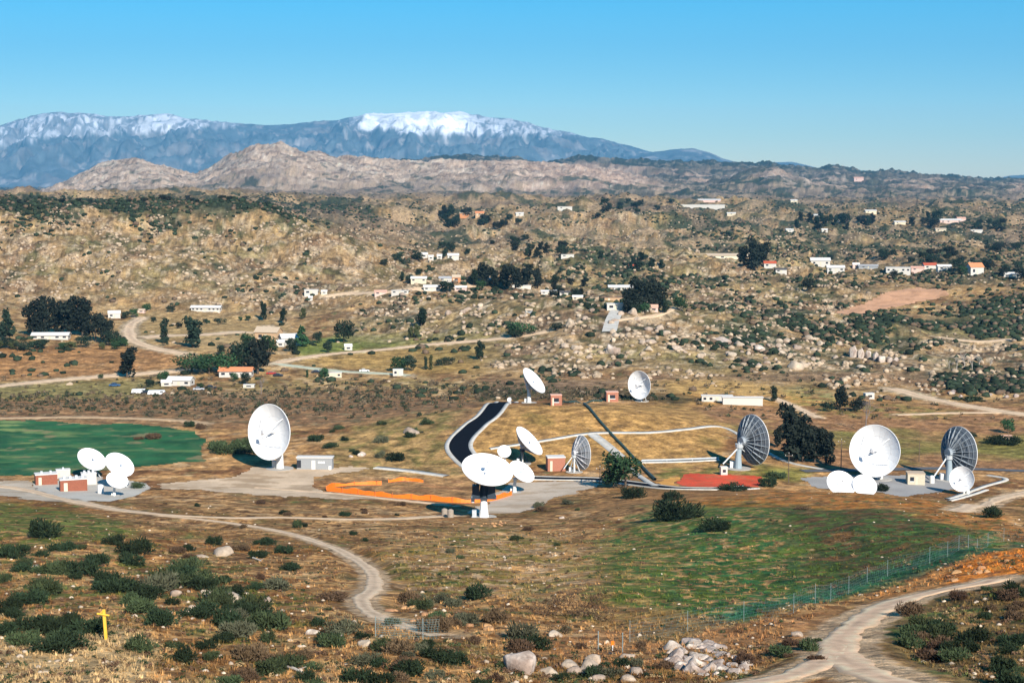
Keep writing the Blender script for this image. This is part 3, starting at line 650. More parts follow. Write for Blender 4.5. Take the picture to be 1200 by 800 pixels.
# ---------------- leaf, bush, tree and boulder shapes ----------------
def leaf_cloud(lobes, n, size, seed, shell=.55, flat=0.0, twig=False):
    """lobes: (cx,cy,cz,rx,ry,rz); returns verts, quads of n small leaf sprays through the volume"""
    g = np.random.default_rng(seed); L = np.array(lobes, float)
    vol = L[:, 3]*L[:, 4]*L[:, 5]; pk = g.choice(len(L), n, p=vol**.75/np.sum(vol**.75))
    d = g.normal(size=(n, 3)); d /= np.linalg.norm(d, axis=1)[:, None]
    rr_ = (shell+(1-shell)*g.random(n)**.6)*g.uniform(.85, 1.1, n)
    P = L[pk, :3]+d*L[pk, 3:]*rr_[:, None]
    nn = d+g.normal(size=(n, 3))*(.7 if not twig else 1.0); nn /= np.linalg.norm(nn, axis=1)[:, None]
    a = np.cross(nn, g.normal(size=(n, 3))); a /= np.linalg.norm(a, axis=1)[:, None]; b = np.cross(nn, a)
    s = size*g.uniform(.6, 1.4, n)[:, None]
    if twig:
        a = d+np.array([0, 0, .9])+g.normal(size=(n, 3))*.55; a /= np.linalg.norm(a, axis=1)[:, None]; b = np.cross(nn, a); b /= np.linalg.norm(b, axis=1)[:, None]+1e-6; b = b*.62; a = a*1.45
    V = np.stack([P-a*s*1.1, P-b*s*.6, P+a*s*1.1, P+b*s*.6], 1).reshape(-1, 3)
    V[:, 2] = np.maximum(V[:, 2], flat)
    return V, np.arange(4*n).reshape(n, 4)
def ico(sub=1):
    import bmesh
    bm = bmesh.new(); bmesh.ops.create_icosphere(bm, subdivisions=sub, radius=1)
    V = np.array([v.co[:] for v in bm.verts]); T_ = np.array([[v.index for v in f.verts] for f in bm.faces]); bm.free(); return V, T_
def noise3(P, f, seed):
    return (noise(P[:, 0]*f+seed, P[:, 1]*f+seed*.7, seed)+noise(P[:, 1]*f-seed, P[:, 2]*f+3, seed+1)+noise(P[:, 2]*f+5, P[:, 0]*f+seed, seed+2))/1.6
def boulder(seed, sub=3, sharp=.5):
    V, T_ = ico(sub); g = np.random.default_rng(seed)
    for i in range(15):                               # knock flat facets off
        d = g.normal(size=3); d /= np.linalg.norm(d); c = g.uniform(.5, .84)
        t_ = V@d; V = V-np.outer(np.maximum(0, t_-c)*(.6+.4*sharp), d)
    V = V*(1+.16*noise3(V, 1.3, seed)+.07*noise3(V, 3.5, seed+9)+.03*noise3(V, 8, seed+5))[:, None]
    V[:, 2] = V[:, 2]*.75+.28
    return V, T_
M_bush = [mat('scrub_leaf_dark', (.022,.036,.018), .9, vary=.45, nscale=1.5, rnd=.35, spec=.1),
          mat('scrub_leaf_green', (.045,.062,.028), .9, vary=.45, nscale=1.5, rnd=.3, spec=.1),
          mat('scrub_leaf_brown', (.095,.06,.036), .9, vary=.4, nscale=1.5, rnd=.25, spec=.1),
          mat('scrub_leaf_grey', (.08,.082,.05), .9, vary=.4, nscale=1.5, rnd=.25, spec=.1)]
def bush_mesh(seed, m, n=1200, size=.07, tall=.62, k=7):
    g = np.random.default_rng(seed)
    lobes = [(0, 0, tall*.45, .72, .72, tall*.62)]
    for i in range(k):
        a = g.uniform(0, 6.28); r = g.uniform(.3, .68)
        s = g.uniform(.25, .45); lobes.append((r*math.cos(a), r*math.sin(a), g.uniform(.2, tall*.85), s, s, s*.8))
    V, Q_ = leaf_cloud(lobes, n, size, seed, .3, -.1, True)
    V[:, 2] -= .05
    return mesh_np('shrub', V, Q_, [m])
BUSH = {k: [bush_mesh(100+i+10*j, M_bush[k_]) for i in range(4)] for j, (k, k_) in enumerate({'dark': 0, 'green': 1, 'brown': 2, 'grey': 3}.items())}
for i in range(3): BUSH.setdefault('dense', []).append(bush_mesh(160+i, M_bush[0], 1400, .06, .75, 4))
for i in range(2): BUSH.setdefault('wispy', []).append(bush_mesh(170+i, M_bush[2], 420, .05, 1.0, 9))
M_leaf = {'dark': mat('tree_leaf_dark', (.020,.036,.022), .85, vary=.5, nscale=.25, rnd=.3, spec=.15),
          'green': mat('tree_leaf_green', (.030,.070,.028), .85, vary=.5, nscale=.25, rnd=.25, spec=.15),
          'black': mat('tree_leaf_black', (.016,.022,.016), .85, vary=.4, nscale=.25, rnd=.2, spec=.15),  # leaves almost black all over
          'olive': mat('tree_leaf_olive', (.075,.085,.035), .9, vary=.4, nscale=.25, rnd=.2, spec=.1)}
M_bark = mat('bark', (.10,.075,.055), .95, vary=.3, nscale=3); M_pale = mat('pale_bark', (.42,.37,.32), .9, vary=.2, nscale=3)
def crown_lobes(kind, g):
    L = []
    if kind == 'round':
        L.append((0, 0, .56, .42, .42, .34))
        for i in range(9):
            a = g.uniform(0, 6.28); r = g.uniform(.2, .4); s = g.uniform(.14, .24); L.append((r*math.cos(a), r*math.sin(a), g.uniform(.28, .85), s, s, s*.85))
    if kind == 'tall':
        for i in range(12):
            z = .2+.72*i/12; a = g.uniform(0, 6.28); w_ = .26*(1-abs(z-.55)*.9); r = g.uniform(.05, w_)
            s = g.uniform(.10, .17); L.append((r*math.cos(a), r*math.sin(a), z, s, s, s*1.1))
        L.append((0, 0, .55, .13, .13, .36))
    if kind == 'column':
        for i in range(6): L.append((g.uniform(-.03, .03), g.uniform(-.03, .03), .15+.13*i, .13, .13, .14))
    if kind == 'pine':
        for i in range(9):
            z = .18+.78*i/9; w_ = .30*(1-z)+.04
            for q in range(3): a = g.uniform(0, 6.28); L.append((w_*.6*math.cos(a), w_*.6*math.sin(a), z, w_*.62, w_*.62, .07))
    if kind == 'low':
        L.append((0, 0, .5, .62, .5, .38))
        for i in range(8): a = g.uniform(0, 6.28); s = g.uniform(.2, .34); L.append((.5*math.cos(a), .45*math.sin(a), g.uniform(.3, .7), s, s, s*.8))
    return L
TREE = {}
def tree_mesh(kind, shade, v):
    key = (kind, shade, v)
    if key not in TREE:
        seed = abs(hash_s(kind))+v*17; g = np.random.default_rng(seed); L = crown_lobes(kind, g)
        V, Q_ = leaf_cloud(L, 1100, .042 if kind != 'column' else .028, seed, .4, .03)
        tm = MB(); rnd_ = random.Random(seed)
        tm.cyl((0, 0, -.04), (0.01, 0, .38), .03, .02, 7); tm.cyl((.01, 0, .38), (0, .01, .78), .02, .006, 6)
        for l in L[1:7]:
            z0_ = rnd_.uniform(.22, .5); tm.cyl((0, 0, z0_), (l[0]*.85, l[1]*.85, max(l[2], z0_+.04)), .011, .004, 5)
        TREE[key] = (mesh_np('crown', V, Q_, [M_leaf[shade]]), tm.mesh('trunk', M_bark))
    return TREE[key]
def hash_s(s): return sum(ord(c)*(i+3) for i, c in enumerate(s))
def height_px(p, h): return h/F*p.y*1.0
NTREE = [0]
def tree(px, py, hpx, kind='round', shade='dark', wf=1.0, label=None, group=None, name='tree', ymin=110):
    p = at(px, py, ymin)
    if p is None: return
    NTREE[0] += 1; v = NTREE[0] % 3
    cm, tm = tree_mesh(kind, shade, v); hm_ = height_px(p, hpx)
    e = empty(name, p-Vector((0, 0, .15)), random.uniform(0, 6.28)); tag(e, label, 'tree', group)
    for nn, me in (('crown', cm), ('trunk', tm)):
        o = link(nn, me, e); o.scale = (hm_*wf, hm_*wf, hm_*1.03)
    return e
def bare_tree(px, py, hpx, label, group=None, pale=False, seed=1):
    p = at(px, py); h = height_px(p, hpx); rnd_ = random.Random(seed); tm = MB()
    def br(a, d, ln, r, lv):
        b = a+d*ln; tm.cyl(a, b, r, r*.6, 5, caps=False)
        if lv == 0: return
        for q in range(3 if lv > 2 else 2+(lv > 1)):
            nd = (d+Vector((rnd_.uniform(-.7, .7), rnd_.uniform(-.7, .7), rnd_.uniform(-.1, .5)))).normalized()
            br(a+d*ln*rnd_.uniform(.65, 1), nd, ln*rnd_.uniform(.55, .8), r*.55, lv-1)
    br(Vector((0, 0, -.3)), Vector((.05, 0, 1)).normalized(), h*.36, h*.022, 5)
    e = empty('bare_tree', p); tag(e, label, 'tree', group); tm.build('branches', M_pale if pale else mat('grey_twig', (.17,.14,.13), .95, vary=.2), e)
    return e
def place_bush(px, py, wpx, kind, label, group=None, tall=1.0, name='shrub', ymin=110):
    p = at(px, py, ymin)
    if p is None: return
    r = wpx/F*p.y/2*1.05
    o = link(name, random.choice(BUSH[kind])); o.location = p; o.rotation_euler = (0, 0, random.uniform(0, 6.28)); o.scale = (r, r, r*tall)
    tag(o, label, 'shrub', group); return o
def rnd_pts(poly, n, seed, gap=0):
    g = random.Random(seed); xs = [p[0] for p in poly]; ys_ = [p[1] for p in poly]; out = []; tries = 0
    while len(out) < n and tries < n*60:
        tries += 1
        x, y = g.uniform(min(xs), max(xs)), g.uniform(min(ys_), max(ys_))
        if in_poly(np.array([x]), np.array([y]), poly)[0] and all(abs(x-a)+2.2*abs(y-b) > gap for a, b in out): out.append((x, y))
    return sorted(out, key=lambda q: -q[1])
# ---------------- shrubs one can point to ----------------
for a in [
 (55,629,42,'dense','round dark green shrub alone on the green ground at the left edge',.95),
 (131,638,25,'dense','small round dark shrub right of the larger one on green ground',.9),
 (795,609,62,'dense','largest dark mounded shrub at the top of the green slope',.75),
 (836,621,38,'dense','low dark shrub right of the largest shrub on the green slope',.8),
 (744,583,30,'dense','dark brown green shrub left of the mounded shrub below the road',.85),
 (789,586,26,'dense','shrub just behind the largest mounded shrub near the road',.9),
 (462,539,25,'dense','single dark shrub on the pale slope left of the asphalt bend',.8),
 (561,700,34,'dense','dense dark shrub alone in the middle of the dry foreground',1.0),
 (342,668,30,'dark','dark green shrub left of the winding dirt track',.85),
 (1163,606,25,'dense','round dark shrub on the bank at the right edge',1.0),
 (1140,470,22,'dark','dark shrub on the track bank at the far right',.8),
 (899,570,22,'dense','dark shrub at the right end of the red bed',1.0),
 (858,574,40,'dense','long low dark shrub in front of the red bed',.35),
 (910,560,26,'green','green hedge shrub right of the grey lattice dish',.8),
 (390,703,44,'brown','dark brown leafless thicket left of the winding track',.6),
 (70,762,68,'dark','largest dark green shrub left of the yellow post',.85),
 (165,762,44,'green','bushy green shrub right of the yellow post',1.0),
 (218,775,36,'dark','tall dark shrub on the slope right of the yellow post',1.2),
 (940,597,24,'brown','small brown thicket on the crest of the green slope',.5),
 (1034,575,17,'dense','round dark shrub added for a dark disc beside the white dishes behind the crest',1.0),  # added shrub, stands in for a dark disc like a dish shadow
 (160,572,18,'green','green shrub on the pad right of the left dishes',1.1),
 (180,514,22,'brown','bare brown thicket at the right end of the green field',.9),
 (162,515,14,'brown','smaller brown thicket beside it at the end of the green field',.7),
 (222,500,16,'dark','dark round shrub behind the right end of the green field',1.2),
 (236,502,16,'brown','brown shrub beside the dark one behind the green field',1.1),
 (370,516,24,'dark','dark shrub on the slope right of the tall white dish',.8),
 (387,524,20,'dark','lower dark shrub downhill on the slope right of the tall white dish',.8),
 (1183,521,24,'dense','dark shrub in front of the round tree at the right edge',.9),
 (1165,520,26,'dense','broad dark shrub left of the round tree at the right edge',.8),
]:
    place_bush(a[0], a[1], a[2]*(1.35 if a[3] == 'dense' else 1.1), a[3], a[4], None, a[5]*.95)
place_bush(348, 618, 16, 'green', 'slender green bush standing alone beside the pale road', None, 1.7)
for x, y, w_, t_, lb in [(254,526,30,.9,'leftmost'),(268,531,44,.9,'second from left'),(285,529,44,1.0,'third from left'),(296,531,40,.8,'rightmost')]:
    place_bush(x, y, w_, 'green', lb+' grey green hedge bush behind the left of the tall white dish', 'hedge bushes behind the tall white dish', t_)
for x, y, w_, t_, lb in [(640,722,48,.9,'leftmost'),(665,722,44,1.1,'second from left'),(690,722,42,1.3,'tallest'),(708,727,34,1.0,'rightmost'),(656,742,40,.6,'lowest')]:
    place_bush(x, y, w_, 'wispy', lb+' purplish leafless bush at the foot of the green slope', 'leafless bushes at the foot of the green slope', t_)
ORD = ['first','second','third','fourth','fifth','sixth','seventh','eighth','ninth','tenth','eleventh','twelfth','thirteenth','fourteenth','fifteenth','sixteenth','seventeenth','eighteenth','nineteenth','twentieth']
ORD += ['twenty '+o for o in ORD[:9]]+['thirtieth']+['thirty '+o for o in ORD[:9]]+['fortieth']
SHZ = [
 ([(-10,645),(140,640),(230,668),(200,720),(110,705),(-10,735)], 30, (20,46), ('dark','dark','green'), 'dark green chaparral shrub on the slope above the yellow post', 'shrubs above the yellow post'),
 ([(-10,735),(60,725),(110,730),(110,768),(40,765),(-10,772)], 7, (36,56), ('dark','green'), 'dark green chaparral shrub left of the yellow post', 'shrubs left of the yellow post'),
 ([(135,700),(230,672),(330,690),(300,745),(200,770),(135,755)], 22, (26,50), ('dark','green','dark','grey'), 'green chaparral shrub right of the yellow post', 'shrubs right of the yellow post'),
 ([(240,735),(340,700),(420,760),(400,810),(250,810)], 20, (26,48), ('dark','green','brown'), 'green shrub on the dry slope at the bottom left of centre', 'shrubs on the bottom left slope'),
 ([(380,735),(470,730),(620,745),(640,790),(560,812),(400,812)], 30, (24,46), ('dark','green','brown','grey'), 'green shrub below the winding dirt track', 'shrubs below the winding track'),
 ([(640,730),(760,750),(800,800),(660,812)], 14, (16,30), ('brown','dark','grey'), 'brown shrub beside the rocks at the bottom centre', 'shrubs at the bottom centre'),
 ([(860,755),(985,748),(960,775),(880,795)], 8, (16,30), ('brown','green'), 'brown shrub left of the fork in the dirt road', 'shrubs left of the road fork'),
 ([(1085,706),(1150,692),(1205,685),(1205,812),(1110,790),(1040,752),(1045,730)], 34, (18,44), ('dark','brown','green','dark'), 'shrub on the dark slope inside the right road bend', 'shrubs inside the right road bend'),
 ([(460,700),(560,705),(600,730),(540,738),(470,728)], 12, (16,34), ('brown','grey','green'), 'brown scrub along the cut bank above the track', 'scrub along the cut bank'),
 ([(180,640),(330,630),(380,690),(300,690),(200,665)], 10, (14,28), ('dark','brown'), 'small dark shrub on the dry slope left of the winding track', 'shrubs left of the winding track'),
 ([(600,590),(720,590),(700,640),(560,660),(450,640)], 14, (7,16), ('brown','green','grey'), 'small low shrub on the dry ground below the front dish', 'low shrubs below the front dish'),
 ([(380,500),(520,490),(510,530),(400,540)], 12, (8,18), ('dark','green','grey'), 'small shrub on the pale slope left of the asphalt bend', 'shrubs left of the asphalt bend'),
 ([(180,590),(520,590),(520,640),(300,630)], 16, (8,16), ('brown','brown','dark'), 'small brown shrub along the pale road', 'small shrubs along the pale road'),
]
for i, (poly, n, (w0, w1), kinds, lab, grp) in enumerate(SHZ):
    cnt = {}
    for (x, y) in sorted(rnd_pts(poly, n, 900+i, w0*.7)):
        k_ = random.choice(kinds); q = cnt.get(k_, 0); cnt[k_] = q+1
        cl = {'dark': 'dark green', 'green': 'grey green', 'brown': 'brown', 'grey': 'pale grey'}[k_]
        place_bush(x, y, random.uniform(w0*.7, w1)*1.2, k_, '%s shrub, %s such from the left, %s' % (cl, ORD[q], grp.replace('small ', '').replace('low ', '').replace('shrubs ', '').replace('scrub ', '')), grp, random.uniform(.75, 1.15))
# ---------------- boulders ----------------
M_rock = [mat('granite_tan', (.43,.34,.26), .95, vary=.32, nscale=1.3, bump=.6, rnd=.18, spec=.2, col2=(.30,.22,.16)),
          mat('granite_pale', (.50,.42,.36), .95, vary=.4, nscale=2.2, bump=.8, rnd=.2, spec=.1, col2=(.27,.20,.16)),
          mat('granite_gold', (.46,.25,.12), .95, vary=.35, nscale=1.3, bump=.6, rnd=.15, spec=.2, col2=(.27,.14,.07))]
BLD = [[mesh_np('boulder', *boulder(20+i+7*j), [m]) for i in range(5)] for j, m in enumerate(M_rock)]
def place_rock(px, py, wpx, hf=.75, ci=0, label=None, group=None, name='boulder', tilt=.25):
    p = at(px, py, 110)
    if p is None: return
    r = wpx/F*p.y/2
    o = link(name, random.choice(BLD[ci])); o.location = p-Vector((0, 0, r*(.12 if label is None or ('outcrop' not in label and 'bank' not in label) else .38))); o.scale = (r, r*random.uniform(.7, 1.1), r*hf/.8)
    o.rotation_euler = (random.uniform(-tilt, tilt), random.uniform(-tilt, tilt), random.uniform(0, 6.28))
    return tag(o, label, 'boulder', group)
for a in [(611,786,58,1.0,1,'large rounded boulder at the bottom centre of the dry slope'),
 (393,752,26,.8,1,'pale rounded boulder below the winding track'),(428,757,22,.7,0,'pinkish boulder right of the pale one below the track'),
 (366,742,20,.6,1,'flat grey boulder left of the pale one below the track'),
 (270,705,30,.75,0,'pink boulder highest in the rock group right of the yellow post'),(250,702,22,.95,0,'pointed pink boulder left in the rock group right of the yellow post'),
 (206,698,18,.8,0,'tan boulder at the left end of the rock group by the shrubs'),(288,715,16,.7,0,'small pink boulder at the right end of the rock group'),
 (262,650,32,.6,0,'low pink boulder on the dry slope above the shrubs'),(236,652,18,.5,0,'small flat boulder left of the low pink boulder'),
 (719,414,22,1.0,1,'large grey boulder on the hillside below the steep driveway'),(845,402,30,.5,1,'broad pale rock slab on the hillside right of centre'),
 (889,409,18,.6,1,'pale boulder right of the broad rock slab'),(889,430,13,.8,1,'grey boulder standing on the flat below the rocky slope'),
 (932,432,20,.9,0,'tan boulder left of the upright rock slabs'),(482,507,22,.6,0,'tan boulder on the slope left of the asphalt bend'),
 (424,534,14,.7,1,'white boulder on the slope right of the grey container'),(411,535,8,.6,1,'small white boulder beside the larger one by the container'),
 (1093,768,22,.7,1,'grey boulder inside the right road bend'),(1138,762,20,.5,1,'flat grey boulder at the right road bend'),
 (650,745,24,.6,0,'tan boulder by the bare bushes at the bottom centre'),(690,788,44,.65,0,'low tan boulder right of the large rounded boulder'),
 (658,607,9,.5,1,'small white stone on the dry ground right of the front dish'),(41,665,16,.5,1,'pale stone among the shrubs at the left edge'),
 (735,770,20,.6,0,'low brown boulder near the small marker sign'),(935,745,20,.6,0,'tan boulder left of the road fork'),
 (1010,432,14,.9,0,'low tan boulder in front of the upright slabs')]:
    place_rock(*a[:5], label=a[5])
for x, y, w_, hf in [(1000,418,9,2.2),(1009,419,8,2.1),(1018,420,7,2.4),(1026,422,8,1.9),(1033,424,9,1.5),(1042,424,8,1.4),(1050,424,7,1.2)]:
    place_rock(x, y, w_*1.3, hf, 1, 'upright pale rock slab on the hillside at the right', 'upright rock slabs', 'rock_slab', .1)
RKZ = [([(775,770),(800,752),(830,752),(855,765),(880,778),(875,792),(840,792),(800,788)], 36, (16,36), 1, 'broken white rock in the outcrop left of the road fork', 'white rocks in the outcrop'),
 ([(440,705),(480,708),(540,726),(610,736),(620,746),(540,740),(470,728)], 22, (9,20), 2, 'golden eroded rock in the cut bank by the track', 'rocks in the cut bank'),
 ([(1120,684),(1200,660),(1200,648),(1150,656),(1105,676)], 12, (7,15), 2, 'orange rock in the bank above the right road', 'orange rocks in the road bank'),
 ([(545,612),(600,611),(605,616),(560,618)], 16, (3,6), 2, 'small orange stone edging the pad of the front dish', 'stones edging the front pad'),
 ([(720,770),(800,795),(760,800),(640,800),(640,780)], 10, (12,28), 0, 'tan boulder in the rough ground at the bottom centre', 'boulders at the bottom centre'),
 ([(640,400),(700,340),(800,400),(860,415),(860,430),(700,425)], 40, (6,15), 0, 'tan boulder on the rocky slope above the mound', 'boulders above the mound'),
 ([(860,395),(1000,400),(1000,430),(880,432)], 30, (6,15), 0, 'tan boulder on the rocky slope left of the slabs', 'boulders left of the slabs'),
 ([(430,370),(470,345),(600,350),(640,385),(600,395),(520,375)], 24, (5,11), 0, 'tan boulder on the rocky knoll in the middle distance', 'boulders on the middle knoll'),
 ([(1080,455),(1200,455),(1200,472),(1120,468)], 8, (6,12), 1, 'grey boulder in the dark scrub at the right edge', 'boulders at the right edge'),
 ([(230,690),(320,700),(300,730),(220,720)], 9, (9,18), 0, 'small pink stone around the rock group right of the yellow post', 'stones around the rock group')]
for i, (poly, n, (w0, w1), ci, lab, grp) in enumerate(RKZ):
    for q, (x, y) in enumerate(sorted(rnd_pts(poly, n, 700+i, w0*.8))): place_rock(x, y, random.uniform(w0, w1), random.uniform(.6, .95), ci, ORD[q]+' from the left of the '+grp, grp)
# ---------------- masses nobody could count ----------------
def scatter(name, P, sz, variants, mats_, colr, label, seed, zf=1.0, smooth_=False):
    g = np.random.default_rng(seed); k = len(variants); pick = g.integers(0, k, len(P)); VV, FF, CC = [], [], []; base = 0
    for v, (V, Fv) in enumerate(variants):
        ii = np.nonzero(pick == v)[0]
        if len(ii) == 0: continue
        a = g.uniform(0, 6.28, len(ii)); ca, sa_ = np.cos(a)[:, None], np.sin(a)[:, None]
        s = sz[ii][:, None]
        X = (V[None, :, 0]*ca-V[None, :, 1]*sa_)*s; Y = (V[None, :, 0]*sa_+V[None, :, 1]*ca)*s; Z = V[None, :, 2]*s*zf*g.uniform(.8, 1.2, (len(ii), 1))
        W = np.stack([X+P[ii, 0:1], Y+P[ii, 1:2], Z+P[ii, 2:3]], -1)
        VV.append(W.reshape(-1, 3)); n = V.shape[0]
        FF.append((Fv[None]+(base+np.arange(len(ii))*n)[:, None, None]).reshape(-1, Fv.shape[1])); base += n*len(ii)
        CC.append(np.repeat(colr[ii], n, 0))
    o = link(name, mesh_np(name, np.concatenate(VV), np.concatenate(FF), mats_, smooth_, np.concatenate(CC)))
    return tag(o, label, kind='stuff')
def cast_many(n, y0, y1, seed, keep):
    g = np.random.default_rng(seed); out = []
    xs = g.uniform(-25, 1225, n); ys_ = g.uniform(y0, y1, n)
    for x, y in zip(xs, ys_):
        p = at(x, y)
        if p is None: continue
        i = min(int(np.searchsorted(YG, p.y)), NY-1); j = min(int(np.searchsorted(SG, p.x/p.y)), NS-1)
        if flat[i, j] > .35: continue
        if g.random() < keep(i, j, x, y): out.append((p.x, p.y, p.z, i, j))
    return np.array(out)
M_brush = mat('brush_foliage', (.05,.06,.04), .95, vary=.4, nscale=.7, attr='tint', spec=.1)
M_stone = mat('loose_stone', (.4,.33,.26), .95, vary=.3, nscale=.8, attr='tint', spec=.15)
g = np.random.default_rng(77)
# far scrub, y 225..440
denB = np.clip(dens*1.25+.5*(rk2*dens)+.35*rk3*dens, 0, 1)
clump = sstep(-.12, .1, fbm(XX, YY, 70, 4, 261, .6)+.6*dens-.25)
P = cast_many(50000, 226, 470, 5, lambda i, j, x, y: denB[i, j]*(.05+1.3*clump[i, j])*(1 if rocky[i, j] > .3 else .3))
Vi, Ti = ico(1); fv = []
for q in range(6):
    V = Vi*(1+np.random.default_rng(q).uniform(-.32, .35, (len(Vi), 1))); V[:, 2] = V[:, 2]*.75+.3; fv.append((V[:, :], Ti))
lim = np.arange(len(P)); szp = np.maximum(g.uniform(1.0, 2.6, len(P)), P[:, 1]*g.uniform(.6, 1.7, len(P))/F)
tint = C(.020,.030,.017)*(1+g.uniform(-.4, .8, (len(P), 1))); tint[g.random(len(P)) < .2] = C(.13,.09,.06)
print('far scrub', len(P))
scatter('distant_scrub', P[:, :3], szp, fv, [M_brush], tint, 'dark scrub scattered over the distant rocky hills', 6, .9)
# far rocks
P = cast_many(20000, 240, 470, 8, lambda i, j, x, y: (.06+.9*float(rk1[i, j]+.5*rk2[i, j] > .06))*(.75 if rocky[i, j] > .5 else .03)*(.25 if dens[i, j] > .5 else 1))
szp = np.maximum(g.uniform(.7, 2.2, len(P)), P[:, 1]*g.uniform(.5, 1.5, len(P))/F)
fv = []
Vr, Tr = ico(1)
for q in range(8):
    V = Vr.copy(); gg = np.random.default_rng(q+50)
    for _ in range(5):
        d = gg.normal(size=3); d /= np.linalg.norm(d); V = V-np.outer(np.maximum(0, V@d-.55)*.9, d)
    V = V*gg.uniform(.8, 1.2, 3); V[:, 2] = V[:, 2]*.7+.15; fv.append((V, Tr))
tint = (ROCKC*.88)[None]*(1+g.uniform(-.4, .22, (len(P), 1)))
print('far rocks', len(P))
scatter('distant_rocks', P[:, :3], szp, fv, [M_stone], tint, 'tan rocks scattered over the distant hillsides', 9)
# middle scrub along the wash and on the slopes
def bushlet(seed, n=34, size=.2):
    gg = np.random.default_rng(seed); L = [(0, 0, .35, .7, .7, .5)]+[(gg.uniform(-.5, .5), gg.uniform(-.5, .5), .3, .35, .35, .35) for _ in range(3)]
    return leaf_cloud(L, n, size, seed, .35)
bv = [bushlet(300+q) for q in range(8)]
wash = zone([(-40,467),(60,462),(200,460),(460,448),(620,452),(700,455),(800,470),(700,478),(560,470),(430,482),(240,486),(100,480),(-40,484)], 480, 1000, 3)
P = cast_many(6400, 440, 492, 15, lambda i, j, x, y: .12+.85*wash[i, j] if YG[i] < 1000 else 0)
szp = g.uniform(.7, 2.0, len(P)); tint = np.where(g.random((len(P), 1)) < .45, C(.035,.045,.025)[None], C(.12,.09,.058)[None])*(1+g.uniform(-.3, .4, (len(P), 1)))
print('wash', len(P)); scatter('wash_scrub', P[:, :3], szp, bv, [M_brush], tint, 'grey green and brown scrub along the dry wash', 16)
P = cast_many(12500, 600, 815, 17, lambda i, j, x, y: (.15+.7*(n2[i, j]+.4*n1[i, j] > 0))*(.25 if gs[i, j] > .5 else 1))
szp = g.uniform(.18, .62, len(P)); pk = g.random((len(P), 1))
tint = np.where(pk < .3, C(.035,.05,.022)[None], np.where(pk < .7, C(.12,.07,.042)[None], C(.26,.18,.09)[None]))*(1+g.uniform(-.3, .4, (len(P), 1)))
print('low scrub', len(P)); scatter('low_scrub', P[:, :3], szp, bv, [M_brush], tint, 'low dry brush over the foreground slopes', 18, .8)
# dry grass tufts
gg = np.random.default_rng(91); tv = []
for q in range(6):
    V, Fq = [], []
    for b in range(7):
        a = gg.uniform(0, 6.28); r = gg.uniform(0, .4); bx, by = r*math.cos(a), r*math.sin(a); ln = gg.uniform(.5, 1.0); l2 = gg.uniform(.2, .6)
        c, s_ = math.cos(a+1.57)*.09, math.sin(a+1.57)*.09; n0 = len(V)
        V += [(bx-c, by-s_, -.05), (bx+c, by+s_, -.05), (bx+math.cos(a)*l2, by+math.sin(a)*l2, ln)]; Fq.append((n0, n0+1, n0+2))
    tv.append((np.array(V), np.array(Fq)))
P = cast_many(20000, 620, 820, 19, lambda i, j, x, y: .9)
idx_i, idx_j = P[:, 3].astype(int), P[:, 4].astype(int)
szp = g.uniform(.25, .6, len(P)); tint = T[idx_i, idx_j]*(1+g.uniform(-.25, .35, (len(P), 1)))
print('grass', len(P)); scatter('dry_grass', P[:, :3], szp, tv, [M_brush], tint, 'dry grass tufts over the foreground slopes', 20, .8)
P = cast_many(2600, 560, 812, 23, lambda i, j, x, y: .7*(n3[i, j] > .05)*(.12 if gs[i, j] > .4 else 1)+.02)
szp = g.uniform(.08, .38, len(P)); tint = C(.45,.36,.27)[None]*(1+g.uniform(-.3, .3, (len(P), 1)))
print('stones', len(P)); scatter('loose_stones', P[:, :3], szp, fv, [M_stone], tint, 'loose tan stones over the foreground slopes', 24)
